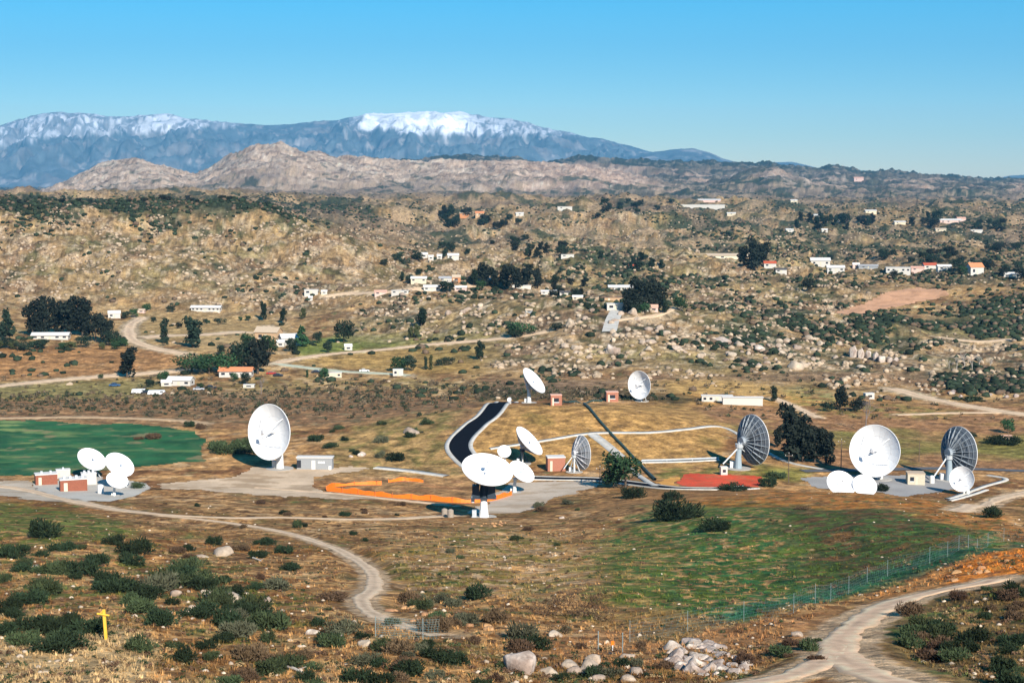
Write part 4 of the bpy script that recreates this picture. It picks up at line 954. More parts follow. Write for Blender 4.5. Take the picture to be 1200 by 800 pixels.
# ---------------- dish antennas ----------------
M_dw = mat('dish_white_paint', (.80,.80,.80), .55, vary=.03, nscale=.6, spec=.3)
M_db = mat('dish_back_grey', (.085,.10,.118), .6, vary=.3, nscale=1.5)
M_dbw = mat('dish_back_pale', (.48,.50,.53), .6, vary=.15, nscale=1.5)
M_rib = mat('rib_steel', (.21,.24,.27), .5, vary=.2, nscale=2)
M_dark = mat('dark_blue_steel', (.03,.045,.065), .5, vary=.2, nscale=1.5)
M_steel = mat('galvanized_steel', (.45,.48,.50), .5, vary=.15, nscale=1.5)
M_conc = mat('concrete_white', (.66,.65,.62), .8, vary=.1, nscale=1.0)
FL = .78
def pz(r): return r*r/(4*FL)
def panel_mesh(N, r0, r1, back, dirty=False):
    V, Fq, mi = [], [], []; na, nr = 2, 5; g_ = .0016
    A = [-(math.pi/N)+ (2*math.pi/N)*i/na for i in range(na+1)]; R_ = [r0+(r1-r0)*i/nr for i in range(nr+1)]
    for th in (0, -.018):
        for r in R_:
            for i, a in enumerate(A):
                a_ = a+(g_/r if i == 0 else -g_/r if i == na else 0); V.append((r*math.cos(a_), r*math.sin(a_), pz(r)+th))
    m_ = (na+1)*(nr+1); ix = lambda l, j, i: l*m_+j*(na+1)+i
    for j in range(nr):
        for i in range(na):
            Fq.append((ix(0,j,i), ix(0,j+1,i), ix(0,j+1,i+1), ix(0,j,i+1))); mi.append(0)
            Fq.append((ix(1,j,i), ix(1,j,i+1), ix(1,j+1,i+1), ix(1,j+1,i))); mi.append(1)
    def quad(a, b, c, d, k_):
        n0 = len(V); V.extend([V[a], V[b], V[c], V[d]]); Fq.append((n0, n0+1, n0+2, n0+3)); mi.append(k_)
    for j in range(nr):
        quad(ix(0,j,0), ix(1,j,0), ix(1,j+1,0), ix(0,j+1,0), 1); quad(ix(0,j,na), ix(0,j+1,na), ix(1,j+1,na), ix(1,j,na), 1)
    for i in range(na):
        quad(ix(0,nr,i), ix(1,nr,i), ix(1,nr,i+1), ix(0,nr,i+1), 0); quad(ix(0,0,i), ix(0,0,i+1), ix(1,0,i+1), ix(1,0,i), 1)
    return mesh_np('reflector_panel', V, Fq, [M_dw, back], True, midx=mi)
DM = {}
def dish_parts(N, back, ribm):
    key = (N, back.name, ribm.name)
    if key in DM: return DM[key]
    d = {}
    d['out'] = panel_mesh(N, .56, 1.0, back); d['in'] = panel_mesh(N, .12, .555, back)
    m = MB()
    for k in range(N):
        a, b = 2*math.pi*k/N, 2*math.pi*(k+1)/N
        m.add([(0,0,pz(.0)+.004), (.118*math.cos(a),.118*math.sin(a),pz(.118)), (.118*math.cos(b),.118*math.sin(b),pz(.118))], [(0,1,2)])
    d['cap'] = m.mesh('centre_plate', M_dw)
    m = MB(); rs = [.16,.35,.55,.78,.99]; t = .008
    for sgn in (-1, 1):
        m.v += [(r, sgn*t, pz(r)-.022) for r in rs]+[(r, sgn*t, pz(r)-.035-.20*(1-r)**.8) for r in rs]
    n = len(rs)
    for j in range(n-1):
        m.f += [(j, j+1, n+j+1, n+j), (2*n+j, 3*n+j, 3*n+j+1, 2*n+j+1), (n+j, n+j+1, 3*n+j+1, 3*n+j)]; m.mi += [0, 0, 0]
    d['rib'] = m.mesh('rib', ribm)
    def ring(r, z, t_, nn=40):
        m = MB(); P_ = [(r*math.cos(6.28318*i/nn), r*math.sin(6.28318*i/nn), z) for i in range(nn)]
        for i in range(nn): m.cyl(P_[i], P_[(i+1) % nn], t_, t_, 4, caps=False)
        return m
    d['hoop1'] = ring(.55, pz(.55)-.14, .012).mesh('hoop', ribm); d['hoop2'] = ring(.78, pz(.78)-.085, .010).mesh('hoop', ribm)
    d['hoop3'] = ring(.90, pz(.9)-.05, .008).mesh('hoop', ribm)
    d['rim'] = ring(1.0, pz(1.0)-.008, .014, 56).mesh('rim', M_dw)
    m = MB(); m.cyl((0,0,-.03), (0,0,-.30), .20, .17, 16); d['hub'] = m.mesh('hub', ribm)
    m = MB(); m.cyl((0,0,0), (0,0,.20), .055, .045, 12); m.cyl((0,0,.20), (0,0,.30), .045, .03, 12); d['feed'] = m.mesh('feed_cone', M_dw)
    m = MB(); m.cyl((0,0,.60), (0,0,.635), .045, .105, 16); m.cyl((0,0,.635), (0,0,.68), .105, .06, 16); d['sub'] = m.mesh('subreflector', mat('subreflector_grey', (.5,.5,.52), .5, vary=.1))
    m = MB(); m.cyl((.72,0,pz(.72)), (.06,0,.66), .011, .011, 5); d['strut'] = m.mesh('feed_strut', M_dw)
    m = MB(); m.cyl((0,0,.52), (0,0,.66), .04, .05, 10); d['horn'] = m.mesh('feed_horn', mat('horn_grey', (.3,.3,.32), .5))
    DM[key] = d; return d
def dish(label, c, base, rpx, asp, phi, front=True, N=20, back=M_dbw, ribm=M_dbw, mount='column', feed='sub', name='dish_antenna', group=None, colm=M_conc, dy=0, ybase=None):
    P = at(base[0], base[1], 110) if ybase is None else Vector((sof(*base)*ybase, ybase, 0)); P.z = ground(P.x, P.y)
    camp = Vector((0, 0, CAMZ)); Y = P.y
    n = Vector((0, -1, 0))
    for it in range(3):
        R = rpx/F*Y
        Yc = P.y+n.y*.5*R+dy
        s, k = sof(*c), kof(c[1]); Cw = Vector((s*Yc, Yc, CAMZ+k*Yc))
        w_ = (camp-Cw).normalized(); r_ = Vector((1,0,0)); r_ = (r_-w_*r_.dot(w_)).normalized(); u_ = w_.cross(r_)
        sn = math.sqrt(1-asp*asp); ph = math.radians(phi)
        n = (w_*(asp if front else -asp)+(r_*math.cos(ph)+u_*math.sin(ph))*sn).normalized()
    R = rpx/F*Cw.y
    V = Cw-n*pz(1.0)*R
    hub = V-n*.24*R
    e = empty(name, P); tag(e, label, 'dish antenna', group)
    zq = n.to_track_quat('Z', 'Y').to_matrix().to_4x4()
    M0 = Matrix.Translation(V-P) @ zq @ Matrix.Scale(R, 4)
    d = dish_parts(N, back, ribm)
    for k in range(N):
        Mk = M0 @ Matrix.Rotation(2*math.pi*k/N, 4, 'Z')
        link('reflector_panel', d['out'], e, matrix=Mk); link('reflector_panel', d['in'], e, matrix=Mk)
        link('rib', d['rib'], e, matrix=M0 @ Matrix.Rotation(2*math.pi*(k+.5)/N, 4, 'Z'))
    for q in ('cap', 'hoop1', 'hoop2', 'rim', 'hub'): link(d[q].name.split('.')[0], d[q], e, matrix=M0)
    h = hub-P
    if feed in ('sub', 'both'):
        link('subreflector', d['sub'], e, matrix=M0); link('feed_cone', d['feed'], e, matrix=M0)
    if feed == 'horn': link('feed_horn', d['horn'], e, matrix=M0)
    if not front:
        link('hoop', d['hoop3'], e, matrix=M0)
        m = MB(); m.cyl(h-Vector((0,0,R*.1)), Vector((-R*.62, -R*.15, R*.22)), R*.03, R*.03, 6); m.build('back_strut', mat('strut_pale', (.6,.62,.62), .5), e)
    for k in range(4 if feed == 'sub' else 3): link('feed_strut', d['strut'], e, matrix=M0 @ Matrix.Rotation(2*math.pi*(k+.5)/(4 if feed == 'sub' else 3), 4, 'Z'))
    # the mount stands on the ground under the hub
    h = hub-P; side = Vector((n.y, -n.x, 0)).normalized() if abs(n.z) < .98 else Vector((1,0,0))
    b = -.5; up = Vector((0,0,1))
    pad = MB(); a_ = R*.5; pad.cyl((0,0,-1.5), (0,0,.18), a_, a_, 24); pad.build('foundation', mat('foundation_grey', (.40,.37,.33), .85, vary=.15), e)
    if mount == 'king':
        top = Vector((0, 0, 25.0/F*P.y)); cw = 4.6/F*P.y
        m = MB(); m.cyl((0,0,.1), (0,0,top.z*.35), cw*1.3, cw*1.1, 12); m.cyl((0,0,top.z*.35), (0,0,top.z), cw, cw*.9, 12); m.build('pedestal', mat('pedestal_white', (.8,.8,.78), .6, vary=.04), e)
        m = MB(); s2 = 10.0/F*P.y
        m.box(-s2*1.5, s2*1.5, -s2*.9, s2*.8, top.z-.3, top.z); m.build('platform', M_dark, e)
        for sx in (-1, 1):
            m = MB(); m.cyl(Vector((sx*s2*.9, 0, top.z-.2)), h+side*sx*R*.28*(1 if side.x > 0 else -1), R*.06, R*.07, 6); m.build('yoke_arm', M_dark, e)
            m = MB(); m.box(sx*s2*.95-s2*.42, sx*s2*.95+s2*.42, -s2*.8, s2*.5, top.z+.003, top.z+s2*1.45); m.build('drive_box', M_dark, e)
        for sx in (-1.4, 1.4):
            m = MB(); m.box(sx*s2-.05, sx*s2+.05, -s2*.8, -s2*.75, top.z-.1, top.z+1); m.build('railing_post', M_steel, e)
        m = MB(); m.cyl((-s2*1.3,0,top.z-1.5), (-s2*1.3,0,top.z-.3), .5, .5, 10); m.build('motor_housing', M_conc, e)
        m = MB(); m.box(-cw*3.0, -cw*1.9, -.5, .5, .1, 2.0); m.build('cabinet', M_steel, e)
        m = MB(); m.cyl(h, Vector((0, 0, top.z)), R*.16, R*.2, 10); m.build('elevation_hub', M_dark, e)
        for q in range(4):
            m = MB(); m.cyl((-s2*1.5+s2*q, -s2*.9, top.z), (-s2*1.0+s2*q*.66, -s2*.5, top.z+s2*1.9), .09, .09, 5); m.build('brace', M_dark, e)
    else:
        top = Vector((h.x*.25, h.y*.25, max(h.z-R*.16, .8)))
        if mount == 'column':
            m = MB(); m.cyl((0,0,.1), (0,0,top.z*.5), R*.15, R*.12, 12); m.cyl((0,0,top.z*.5), top, R*.12, R*.10, 12); m.build('pedestal', colm, e)
        else:
            for k in range(3):
                a = 2.1*k+.4; m = MB(); m.cyl((math.cos(a)*R*.34, math.sin(a)*R*.34, .1), top, R*.035, R*.03, 6); m.build('leg', M_steel if mount == 'truss' else M_dark, e)
            m = MB(); m.cyl((0,0,.1), top, R*.06, R*.05, 8); m.build('pedestal', colm, e)
        for sx in (-1, 1):
            m = MB(); m.cyl(top, h+side*sx*R*.17, R*.05, R*.045, 6); m.build('yoke_arm', M_steel, e)
        m = MB(); m.cyl(top-up*R*.10, top+up*R*.06, R*.15, R*.17, 12); m.build('azimuth_drive', M_steel if mount != 'dark' else M_dark, e)
        hn_ = Vector((n.x, n.y, 0)); hn_ = hn_.normalized() if hn_.length > .05 else Vector((0,-1,0))
        jb = Vector((0,0,.2))-hn_*R*.5; jt = V-P+n*pz(.45)*R-(up-n*n.z).normalized()*R*.45-n*R*.14 if n.z < .95 else h
        m = MB(); m.cyl(top-hn_*R*.1, jt, R*.022, R*.016, 6); m.build('elevation_jack', M_steel, e)
        m = MB(); m.box(-R*.3, -R*.12, R*.1, R*.32, .1, R*.26); m.build('cabinet', M_conc, e)
    return e, P, R, n, hub
D = dish
D('rear left white dish of the three tilted dishes beside the green field', (107.6,537.6), (112,560), 17.4, .66, 62, N=16, mount='truss')
D('rear right white dish, largest of the three beside the green field', (140.3,544), (143,572), 18.2, .66, 58, N=16, mount='truss')
D('small front white dish of the three beside the green field', (137.4,562), (134,581), 13, .70, 72, N=12, mount='column', feed='horn')
D('tall white dish facing left beside the grey container', (315,506), (328,549), 33, .74, 183, N=20, mount='column')
D('white dish on the left end of the mound top tilted up to the right', (626,445.5), (620,472), 18.2, .36, 40, N=16, mount='column', feed='horn')
D('white dish on the right end of the mound top facing the viewer', (749,451), (752,470), 16.8, .78, 186, N=16, mount='truss', feed='sub')
D('white dish tilted right below the mound, behind the smaller white ones', (620.5,516), (612,543), 21.3, .34, 42, N=16, mount='dark', feed='sub')
D('small round white dish directly behind the big front dish', (591,528.6), (592,548), 8, .92, 80, N=12, mount='column', feed='horn')
D('white dish just right of the big front dish', (611.8,552), (603,577), 16.8, .56, 52, N=16, mount='column', feed='horn')
D('big front white dish tilted skyward on a tapered white pedestal', (571.3,549.5), (567,606), 30.6, .60, 78, N=20, mount='king', feed='sub')
D('grey dish with exposed ribs beside the brick hut, seen from behind', (682,530), (673,553), 20.5, .50, 5, front=False, N=14, back=mat('dish_back_mid', (.20,.21,.22), .6, vary=.35, nscale=2.5), ribm=mat('rib_pale', (.38,.38,.40), .5, vary=.2), mount='truss', feed='sub')
D('grey lattice backed dish left of the dark trees, seen from behind', (883,515), (865,549), 30, .60, 8, front=False, N=20, back=M_db, ribm=M_rib, mount='column', colm=mat('pedestal_bluegrey', (.27,.33,.37), .6, vary=.1))
D('tallest white dish at the right, facing the viewer behind the crest', (1025,528), (1030,561), 30.8, .95, 185, N=20, mount='column')
D('white dish cut off by the crest, left one of the low pair', (986,566), (984,576), 17.5, .80, 60, N=16, mount='column', feed='horn', ybase=459)
D('white dish cut off by the crest, right one of the low pair', (1013.5,568.5), (1012,578), 14.5, .85, 60, N=16, mount='column', feed='horn', ybase=459)
D('grey lattice backed dish at the far right behind a small white dish', (1124,529), (1112,563), 30, .68, 6, front=False, N=20, back=M_db, ribm=M_rib, mount='column', colm=mat('pedestal_bluegrey', (.27,.33,.37)))
D('small white dish in front of the far right lattice backed dish', (1127,561), (1134,579), 15, .95, 185, N=14, mount='column', feed='sub')
D('tiny white dish at the left end of the mound top', (597,468), (598,473), 2.8, .85, 150, N=8, mount='column', feed='horn')
# ---------------- cabins, containers and houses ----------------
WALLM = {
 'white': mat('wall_white', (.52,.49,.44), .8, vary=.06), 'cream': mat('wall_cream', (.60,.52,.38), .85, vary=.08), 'brick': mat('wall_brick', (.25,.085,.05), .9, vary=.15, nscale=2),
 'pinkbrick': mat('wall_pink_brick', (.35,.145,.095), .9, vary=.12, nscale=2), 'grey': mat('wall_grey', (.27,.28,.29), .8, vary=.08), 'tan': mat('wall_tan', (.45,.30,.18), .9, vary=.1),
 'pink': mat('wall_pink', (.60,.42,.36), .9, vary=.08), 'orange': mat('wall_orange', (.50,.22,.10), .9, vary=.1), 'beige': mat('wall_beige', (.50,.44,.33), .9, vary=.12)}
ROOFM = {'white': mat('roof_white', (.60,.58,.55), .7, vary=.05), 'red': mat('roof_red', (.42,.085,.04), .85, vary=.15), 'orange': mat('roof_orange', (.58,.22,.10), .85, vary=.15), 'tan': mat('roof_tan', (.46,.36,.26), .9, vary=.12),
 'grey': mat('roof_grey', (.34,.34,.35), .8, vary=.1), 'pink': mat('roof_pink', (.56,.33,.25), .85, vary=.12), 'dark': mat('roof_dark', (.07,.065,.065), .85, vary=.15), 'brown': mat('roof_brown', (.20,.12,.08), .9, vary=.15)}
M_glass = mat('window_glass', (.02,.025,.035), .15, vary=.1, spec=.6); M_door = mat('door_paint', (.55,.50,.38), .7, vary=.08); M_trim = mat('trim_white', (.72,.72,.70), .7, vary=.05)
def house(px, py, wpx, hpx, label, wall='white', roof='white', kind='gable', yaw=0, dfac=.5, wins=3, cat='house', name='house', group=None, door=True, ac=0, ymin=300):
    p = at(px, py, ymin)
    if p is None: print('no ground', label); return
    sc_ = p.y/F; W = wpx*sc_; Ht = hpx*sc_; Dp = W*dfac; wh = Ht*(.92 if kind == 'flat' else .66)
    zmin = min(ground(p.x+sx*W/2, p.y+sy*Dp/2) for sx in (-1, 1) for sy in (-1, 1))-p.z
    e = empty(name, p, math.radians(yaw)); tag(e, label, cat, group)
    m = MB(); m.box(-W/2, W/2, -Dp/2, Dp/2, min(zmin, 0)-.3, wh)
    if kind == 'gable': m.add([(-W/2, -Dp/2, wh), (-W/2, Dp/2, wh), (-W/2, 0, Ht-.15), (W/2, -Dp/2, wh), (W/2, Dp/2, wh), (W/2, 0, Ht-.15)], [(0,2,1), (3,4,5)])
    m.build('wall', WALLM[wall], e)
    m = MB(); o = .04*W if W < 20 else .6
    if kind == 'flat': m.box(-W/2-o*.5, W/2+o*.5, -Dp/2-o*.5, Dp/2+o*.5, wh, Ht)
    else:
        m.add([(-W/2-o, -Dp/2-o, wh-.15), (W/2+o, -Dp/2-o, wh-.15), (W/2+o, 0, Ht), (-W/2-o, 0, Ht), (-W/2-o, Dp/2+o, wh-.15), (W/2+o, Dp/2+o, wh-.15),
               (-W/2-o, -Dp/2-o, wh+.1), (W/2+o, -Dp/2-o, wh+.1), (W/2+o, 0, Ht+.25), (-W/2-o, 0, Ht+.25), (-W/2-o, Dp/2+o, wh+.1), (W/2+o, Dp/2+o, wh+.1)],
              [(6,7,8,9), (9,8,11,10), (0,3,2,1), (3,4,5,2), (0,1,7,6), (4,10,11,5), (0,6,9,3), (3,9,10,4), (1,2,8,7), (2,5,11,8)])
    m.build('roof', ROOFM[roof], e)
    if wins:
        wm = MB(); ww = min(W/(wins*2.2), 2.2 if W < 30 else 3); wm.box(-ww/2, ww/2, -.05, .06, wh*.36, wh*.74); wme = wm.mesh('window', M_glass)
        fm = MB(); fm.box(-ww/2-.12, ww/2+.12, -.09, -.052, wh*.30, wh*.36); fme = fm.mesh('sill', M_trim)
        for i in range(wins):
            x = -W/2+W*(i+.5)/wins
            if door and i == wins//2 and wins > 1: continue
            o_ = link('window', wme, e, (x, -Dp/2-.02, 0)); link('sill', fme, o_)
        o_ = link('window', wme, e, (W/2+.02, 0, 0)); o_.rotation_euler = (0, 0, math.pi/2)
    if door:
        dm = MB(); x = (0 if wins > 1 else -W*.3); dw = min(1.2, W*.14); dm.box(x-dw/2, x+dw/2, -Dp/2-.07, -Dp/2+.03, 0, wh*.78); dm.build('door', M_door, e)
    for i in range(ac):
        am = MB(); x = -W/2+W*(i+.7)/(ac+.4); s = Ht*.09; am.box(x-s, x+s, -Dp*.15-s, -Dp*.15+s, Ht+.002, Ht+s*2.4); am.build('roof_unit', M_steel, e)
    return e
CB = dict(cat='equipment cabin', name='equipment_cabin')
house(54, 567, 25, 13.5, 'left brick red equipment cabin with white roof by the left dishes', 'brick', 'white', 'flat', 22, .6, 0, ac=2, **CB)
house(86, 574.5, 31, 15.5, 'front brick red equipment cabin with white roof by the left dishes', 'brick', 'white', 'flat', 20, .55, 0, ac=4, **CB)
house(74, 560, 16, 11, 'small white equipment cabin behind the brick red ones', 'white', 'white', 'flat', 20, .6, 0, ac=1, **CB)
house(104, 567, 17, 14, 'white equipment cabin right of the front brick red cabin', 'white', 'white', 'flat', 20, .7, 0, ac=3, **CB)
e_ = house(369.5, 549, 42, 15, 'long grey container with white door beside the tall white dish', 'grey', 'white', 'flat', -2, .28, 0, cat='container', name='shipping_container', door=False)
W_ = 42*e_.location.y/F
for (a, b, z0_, z1_, mm, nn) in ((-.08, .02, 0, .72, M_trim, 'door'), (-.5, -.38, .15, .75, M_glass, 'vent'), (.10, .16, .5, .66, M_trim, 'panel'), (.17, .23, .5, .66, M_trim, 'panel'), (.24, .29, .5, .66, M_trim, 'panel'), (.40, .47, 0, .3, M_trim, 'step')):
    m = MB(); H_ = 15*e_.location.y/F; m.box(a*W_, b*W_, -W_*.14-.12, -W_*.14+.02, z0_*H_, z1_*H_); m.build(nn, mm, e_)
house(651, 550.5, 21, 17, 'brick red hut with white roof left of the ribbed dish', 'pinkbrick', 'white', 'flat', 8, .7, 0, **CB)
house(651.5, 474.5, 13, 13, 'pink brick hut on the mound top near the left dish', 'pinkbrick', 'pink', 'flat', 4, .8, 1, door=True, **CB)
house(717, 470, 14, 12, 'pink brick hut on the mound top near the right dish', 'pinkbrick', 'pink', 'flat', 4, .8, 1, door=True, **CB)
house(1072.5, 566.5, 20, 14, 'beige stone hut between the two tall dishes on the right', 'beige', 'tan', 'flat', -6, .9, 2, **CB)
house(848, 556, 8, 10, 'small white equipment box at the foot of the lattice dish', 'white', 'white', 'flat', 5, .9, 1, door=False, **CB)
house(840, 470.5, 36, 8, 'white mobile building at the left of the pair behind the mound', 'white', 'white', 'flat', -2, .22, 5, cat='building', name='mobile_building')
house(870, 474, 47, 9.5, 'long white mobile building at the right of the pair behind the mound', 'white', 'white', 'flat', 0, .16, 0, cat='building', name='mobile_building', door=False)
HS = [
 (60,397,42,7.5,'long low white house under the dark trees at the left','white','white','gable',0,.35,5),
 (134,372,14,8,'small white house right of the dark tree grove','white','white','gable',8,.7,2),
 (242,364,34,6,'long white barn with a dark open front on the left hillside','white','white','gable',0,.3,7),
 (166,366,8,4,'small pale shed behind the farm road loop','pink','tan','gable',0,.7,1),
 (212,451,28,10,'white house with a gable behind the parked cars','white','white','gable',-12,.6,3),
 (195,452,12,7,'small white shed left of the white gabled house','white','white','gable',10,.7,1),
 (277,441,38,11,'white house with a salmon orange roof by the dark round trees','white','orange','gable',0,.4,4),
 (292,454,13,4,'small white shed below the salmon roofed house','white','white','flat',0,.5,1),
 (315,399,28,16,'large tan roofed barn beyond the dark trees','tan','tan','gable',-20,.6,2),
 (340,404,24,13,'white farm house with tall gable right of the tan barn','white','white','gable',20,.6,2),
 (329,406,9,8,'small white shed between the tan barn and the white farm house','white','white','gable',0,.8,1),
 (408,410,9,7,'white shed right of the dark tree by the long straight road','white','white','gable',15,.8,1),
 (391,442,19,6,'cream trailer house left of the green white road end','cream','white','flat',0,.3,3),
 (365,345,16,6,'white trailer alone on the left hillside','white','white','flat',0,.35,2),
 (380,344,7,4,'tiny white shed right of the lone white trailer','white','white','gable',0,.6,1),
 (364,351,5,4,'small white hut below the lone white trailer','white','white','gable',0,.8,1),
 (446,345,14,5,'pink house on the village road','pink','pink','gable',0,.5,2),
 (469,344,20,4,'long low white house on the village road','white','white','flat',0,.3,3),
 (491,330,18,6,'pale house with a yellowish wall among the village trees','cream','white','gable',0,.5,3),
 (506,340,19,6,'bright white house in the front row of the village','white','white','gable',0,.4,3),
 (522,329,15,5,'grey roofed white house in the middle of the village','white','grey','gable',0,.5,2),
 (535,330,10,8,'tan orange house in the middle of the village','orange','tan','gable',0,.7,1),
 (540,340,14,5,'pink low house right of the dark village tree','pink','white','gable',0,.4,2),
 (564,331,22,5,'white house left of the tall dark village grove','white','white','gable',0,.4,3),
 (497,302,8,6,'white house at the left of the upper village row','white','white','gable',0,.7,1),
 (505,304,6,5,'narrow white house second in the upper village row','white','white','gable',0,.7,1),
 (515,303,6,5,'narrow white house third in the upper village row','white','white','gable',0,.7,1),
 (531,303,13,6,'blue white house at the right of the upper village row','white','white','gable',0,.6,2),
 (643,344,18,4,'long white house left in the row below the central trees','white','white','gable',0,.3,3),
 (663,345,14,4,'white house in the middle of the row below the central trees','white','dark','gable',0,.4,2),
 (677,351,12,5,'cream house right in the row below the central trees','cream','white','gable',0,.5,2),
 (611,338,22,4,'low white house below the tall dark grove','white','white','flat',0,.3,2),
 (729,340,32,6,'broad white roofed house left of the tall central trees','white','white','gable',0,.35,4),
 (721,352,26,4,'low tan building between the two white ones at the driveway','tan','brown','flat',0,.3,0),
 (721,363,20,8,'white walled building at the top of the steep driveway','white','white','flat',0,.4,2),
 (766,365,10,8,'small pink house under the tall central trees','pink','pink','gable',0,.7,1),
 (757,364,6,7,'small white house left of the small pink one','white','white','gable',0,.7,1),
 (741,315,9,5,'small red roofed house on the rocky hill above centre','white','red','gable',0,.6,1),
 (665,301,15,3,'low white house on the rocky hill above centre','white','white','flat',0,.4,2),
 (850,303,60,6,'very long pale roofed building left of the tall dark clump','cream','tan','gable',2,.2,6),
 (902,313,14,7,'red roofed house right of the tall dark clump','white','red','gable',0,.6,2),
 (915,319,13,5,'dark roofed house below the red roofed one','white','dark','gable',0,.5,2),
 (961,311,22,9,'white house at the left of the right hand village','white','white','gable',0,.5,3),
 (979,318,20,7,'white barn right below the left white house of the right village','white','white','gable',0,.4,3),
 (1003,314,8,6,'small pink white house in the right village','pink','white','gable',0,.7,1),
 (1017,314,22,4,'long low grey roofed house in the right village','grey','grey','gable',0,.3,2),
 (1052,319,28,6,'white house with dark front in the right village','white','white','flat',0,.35,5),
 (1075,317,15,5,'pale pink house left of the dark red roof','pink','pink','gable',0,.5,2),
 (1089,315,15,7,'house with a dark red roof in the right village','white','red','gable',0,.6,2),
 (1106,316,16,6,'white house right of the dark red roof','white','white','gable',0,.5,2),
 (1142,322,17,14,'white two storey house with a bright orange roof','white','orange','gable',12,.7,2),
 (1186,325,20,6,'white house at the right edge of the right village','white','white','gable',0,.4,3),
 (662,245,17,4,'bright white long shed on the far plain at centre','white','white','flat',0,.3,2),
 (609,252,9,4,'small white shed on the far plain left of the long shed','white','white','gable',0,.5,1),
 (820,242,58,3,'very long white greenhouse on the far plain','white','white','flat',0,.12,0),
 (831,237,26,5,'pale pink farm building behind the long greenhouse','pink','white','gable',0,.4,3),
 (857,252,10,4,'cream house right of the far trees by the greenhouse','cream','white','gable',0,.5,1),
 (547,253,16,6,'orange tan house among trees on the far plain','orange','tan','gable',0,.5,2),
 (562,253,10,7,'bright tan house right of the orange tan one','tan','orange','gable',0,.6,1),
 (1006,212,11,6,'pink house on top of the far right ridge','pink','pink','gable',0,.7,2),
 (987,259,10,6,'white house with blue white roof in the far right trees','white','white','gable',0,.6,1),
 (966,271,7,4,'tiny white shed left below the far right trees','white','white','gable',0,.6,1),
 (1054,262,13,4,'white roofed house right of the far right trees','cream','white','gable',0,.5,2),
 (1102,271,12,5,'yellow cream house on the far right plain','cream','tan','gable',0,.6,2),
 (1113,261,26,6,'long pinkish white house on the far right plain','pink','white','gable',0,.35,4),
 (1126,259,10,6,'tall pink house at the end of the long pinkish one','pink','pink','gable',0,.6,2),
 (1144,272,14,4,'low white house right on the far right plain','white','white','flat',0,.4,2),
 (1018,467,11,7,'white roofed hut among the dark trees behind the big right dish','white','white','flat',10,.7,1),
 (1178,514,14,4,'pink roofed hut hidden by shrubs at the right edge','pink','pink','gable',0,.6,0),
 (925,271,9,4,'white shed left in the far right tree row','white','white','gable',0,.6,1),
 (958,254,9,4,'white house above the far right tree row','white','white','gable',0,.6,1),
 (1020,249,13,4,'cream long house on the plain below the far right ridge','cream','white','gable',0,.4,2),
 (930,237,8,4,'tiny cream house on the far plain below the ridge','cream','white','gable',0,.6,1),
 (620,366,8,4,'small grey shed on the knoll left of the central hillside','grey','tan','gable',0,.6,1),
]
for h_ in HS: house(h_[0], h_[1], h_[2], h_[3]*(.75 if h_[1] < 275 else 1), h_[4], h_[5], h_[6], h_[7], h_[8]+random.uniform(-6, 6), h_[9], h_[10])
# vehicles
CARM = {c: mat('car_'+c, v, .35, vary=.03, spec=.5) for c, v in {'white': (.75,.75,.75), 'blue': (.04,.10,.22), 'red': (.4,.03,.02), 'dark': (.03,.03,.035), 'silver': (.45,.46,.48)}.items()}
M_tyre = mat('tyre', (.02,.02,.02), .9); 
def car(px, py, label, colr='white', ln=4.8, yaw=0, van=False, group=None):
    p = at(px, py, 200); e = empty('parked_car', p, math.radians(yaw)); tag(e, label, 'car', group)
    L_, W2, = ln/2, .95; m = MB(); hb = 1.0 if not van else 2.1
    prof_ = [(-L_, .35), (-L_, .95), (-L_*.9, hb*.98), (L_*(.35 if not van else .8), hb), (L_*.95, .85), (L_, .6), (L_, .35)]
    n_ = len(prof_); m.add([(x, -W2, z) for x, z in prof_]+[(x, W2, z) for x, z in prof_], [tuple(range(n_)), tuple(range(2*n_-1, n_-1, -1))]+[(i, n_+i, n_+(i+1) % n_, (i+1) % n_) for i in range(n_)])
    m.build('body', CARM[colr], e)
    if not van:
        m = MB(); m.add([(-L_*.75,-.85,.98),(L_*.4,-.85,.98),(L_*.15,-.7,1.5),(-L_*.5,-.7,1.5),(-L_*.75,.85,.98),(L_*.4,.85,.98),(L_*.15,.7,1.5),(-L_*.5,.7,1.5)], [(0,1,2,3),(5,4,7,6),(1,5,6,2),(4,0,3,7)])
        m.build('windows', M_glass, e); m = MB(); m.box(-L_*.5, L_*.15, -.7, .7, 1.5, 1.54); m.build('roof', CARM[colr], e)
    else:
        m = MB(); m.box(L_*.35, L_*.7, -W2-.02, W2+.02, 1.25, 1.8); m.build('windows', M_glass, e)
    wm = MB(); wm.cyl((0,-.1,0), (0,.1,0), .34, .34, 12); wme = wm.mesh('wheel', M_tyre)
    for x in (-L_*.62, L_*.62):
        for y in (-W2, W2): link('wheel', wme, e, (x, y, .34))
    return e
car(163, 461, 'white van parked left of the other vehicles by the white house', 'white', 6.5, 5, True)
car(172, 461.5, 'dark car parked between the white van and the trailers', 'dark', 4.8, -8)
car(184, 462.5, 'long white vehicle parked at the right end of the row', 'white', 8, 4, True)
car(134.5, 452.5, 'blue car parked alone left of the white vehicles', 'blue', 5, 0)
car(318, 438.5, 'red car parked by the dark round trees', 'red', 4.8, 10)
car(326, 441, 'dark car parked right of the red car', 'dark', 4.8, -5)
car(371, 437, 'dark car beside the cream trailer house', 'dark', 5, 0)
car(427, 435.5, 'white car on the green white road', 'white', 5, 10)
car(233, 457, 'silver car right of the white gabled house', 'silver', 5, 5)
car(247, 455, 'dark car below the salmon roofed house', 'dark', 5, -5)
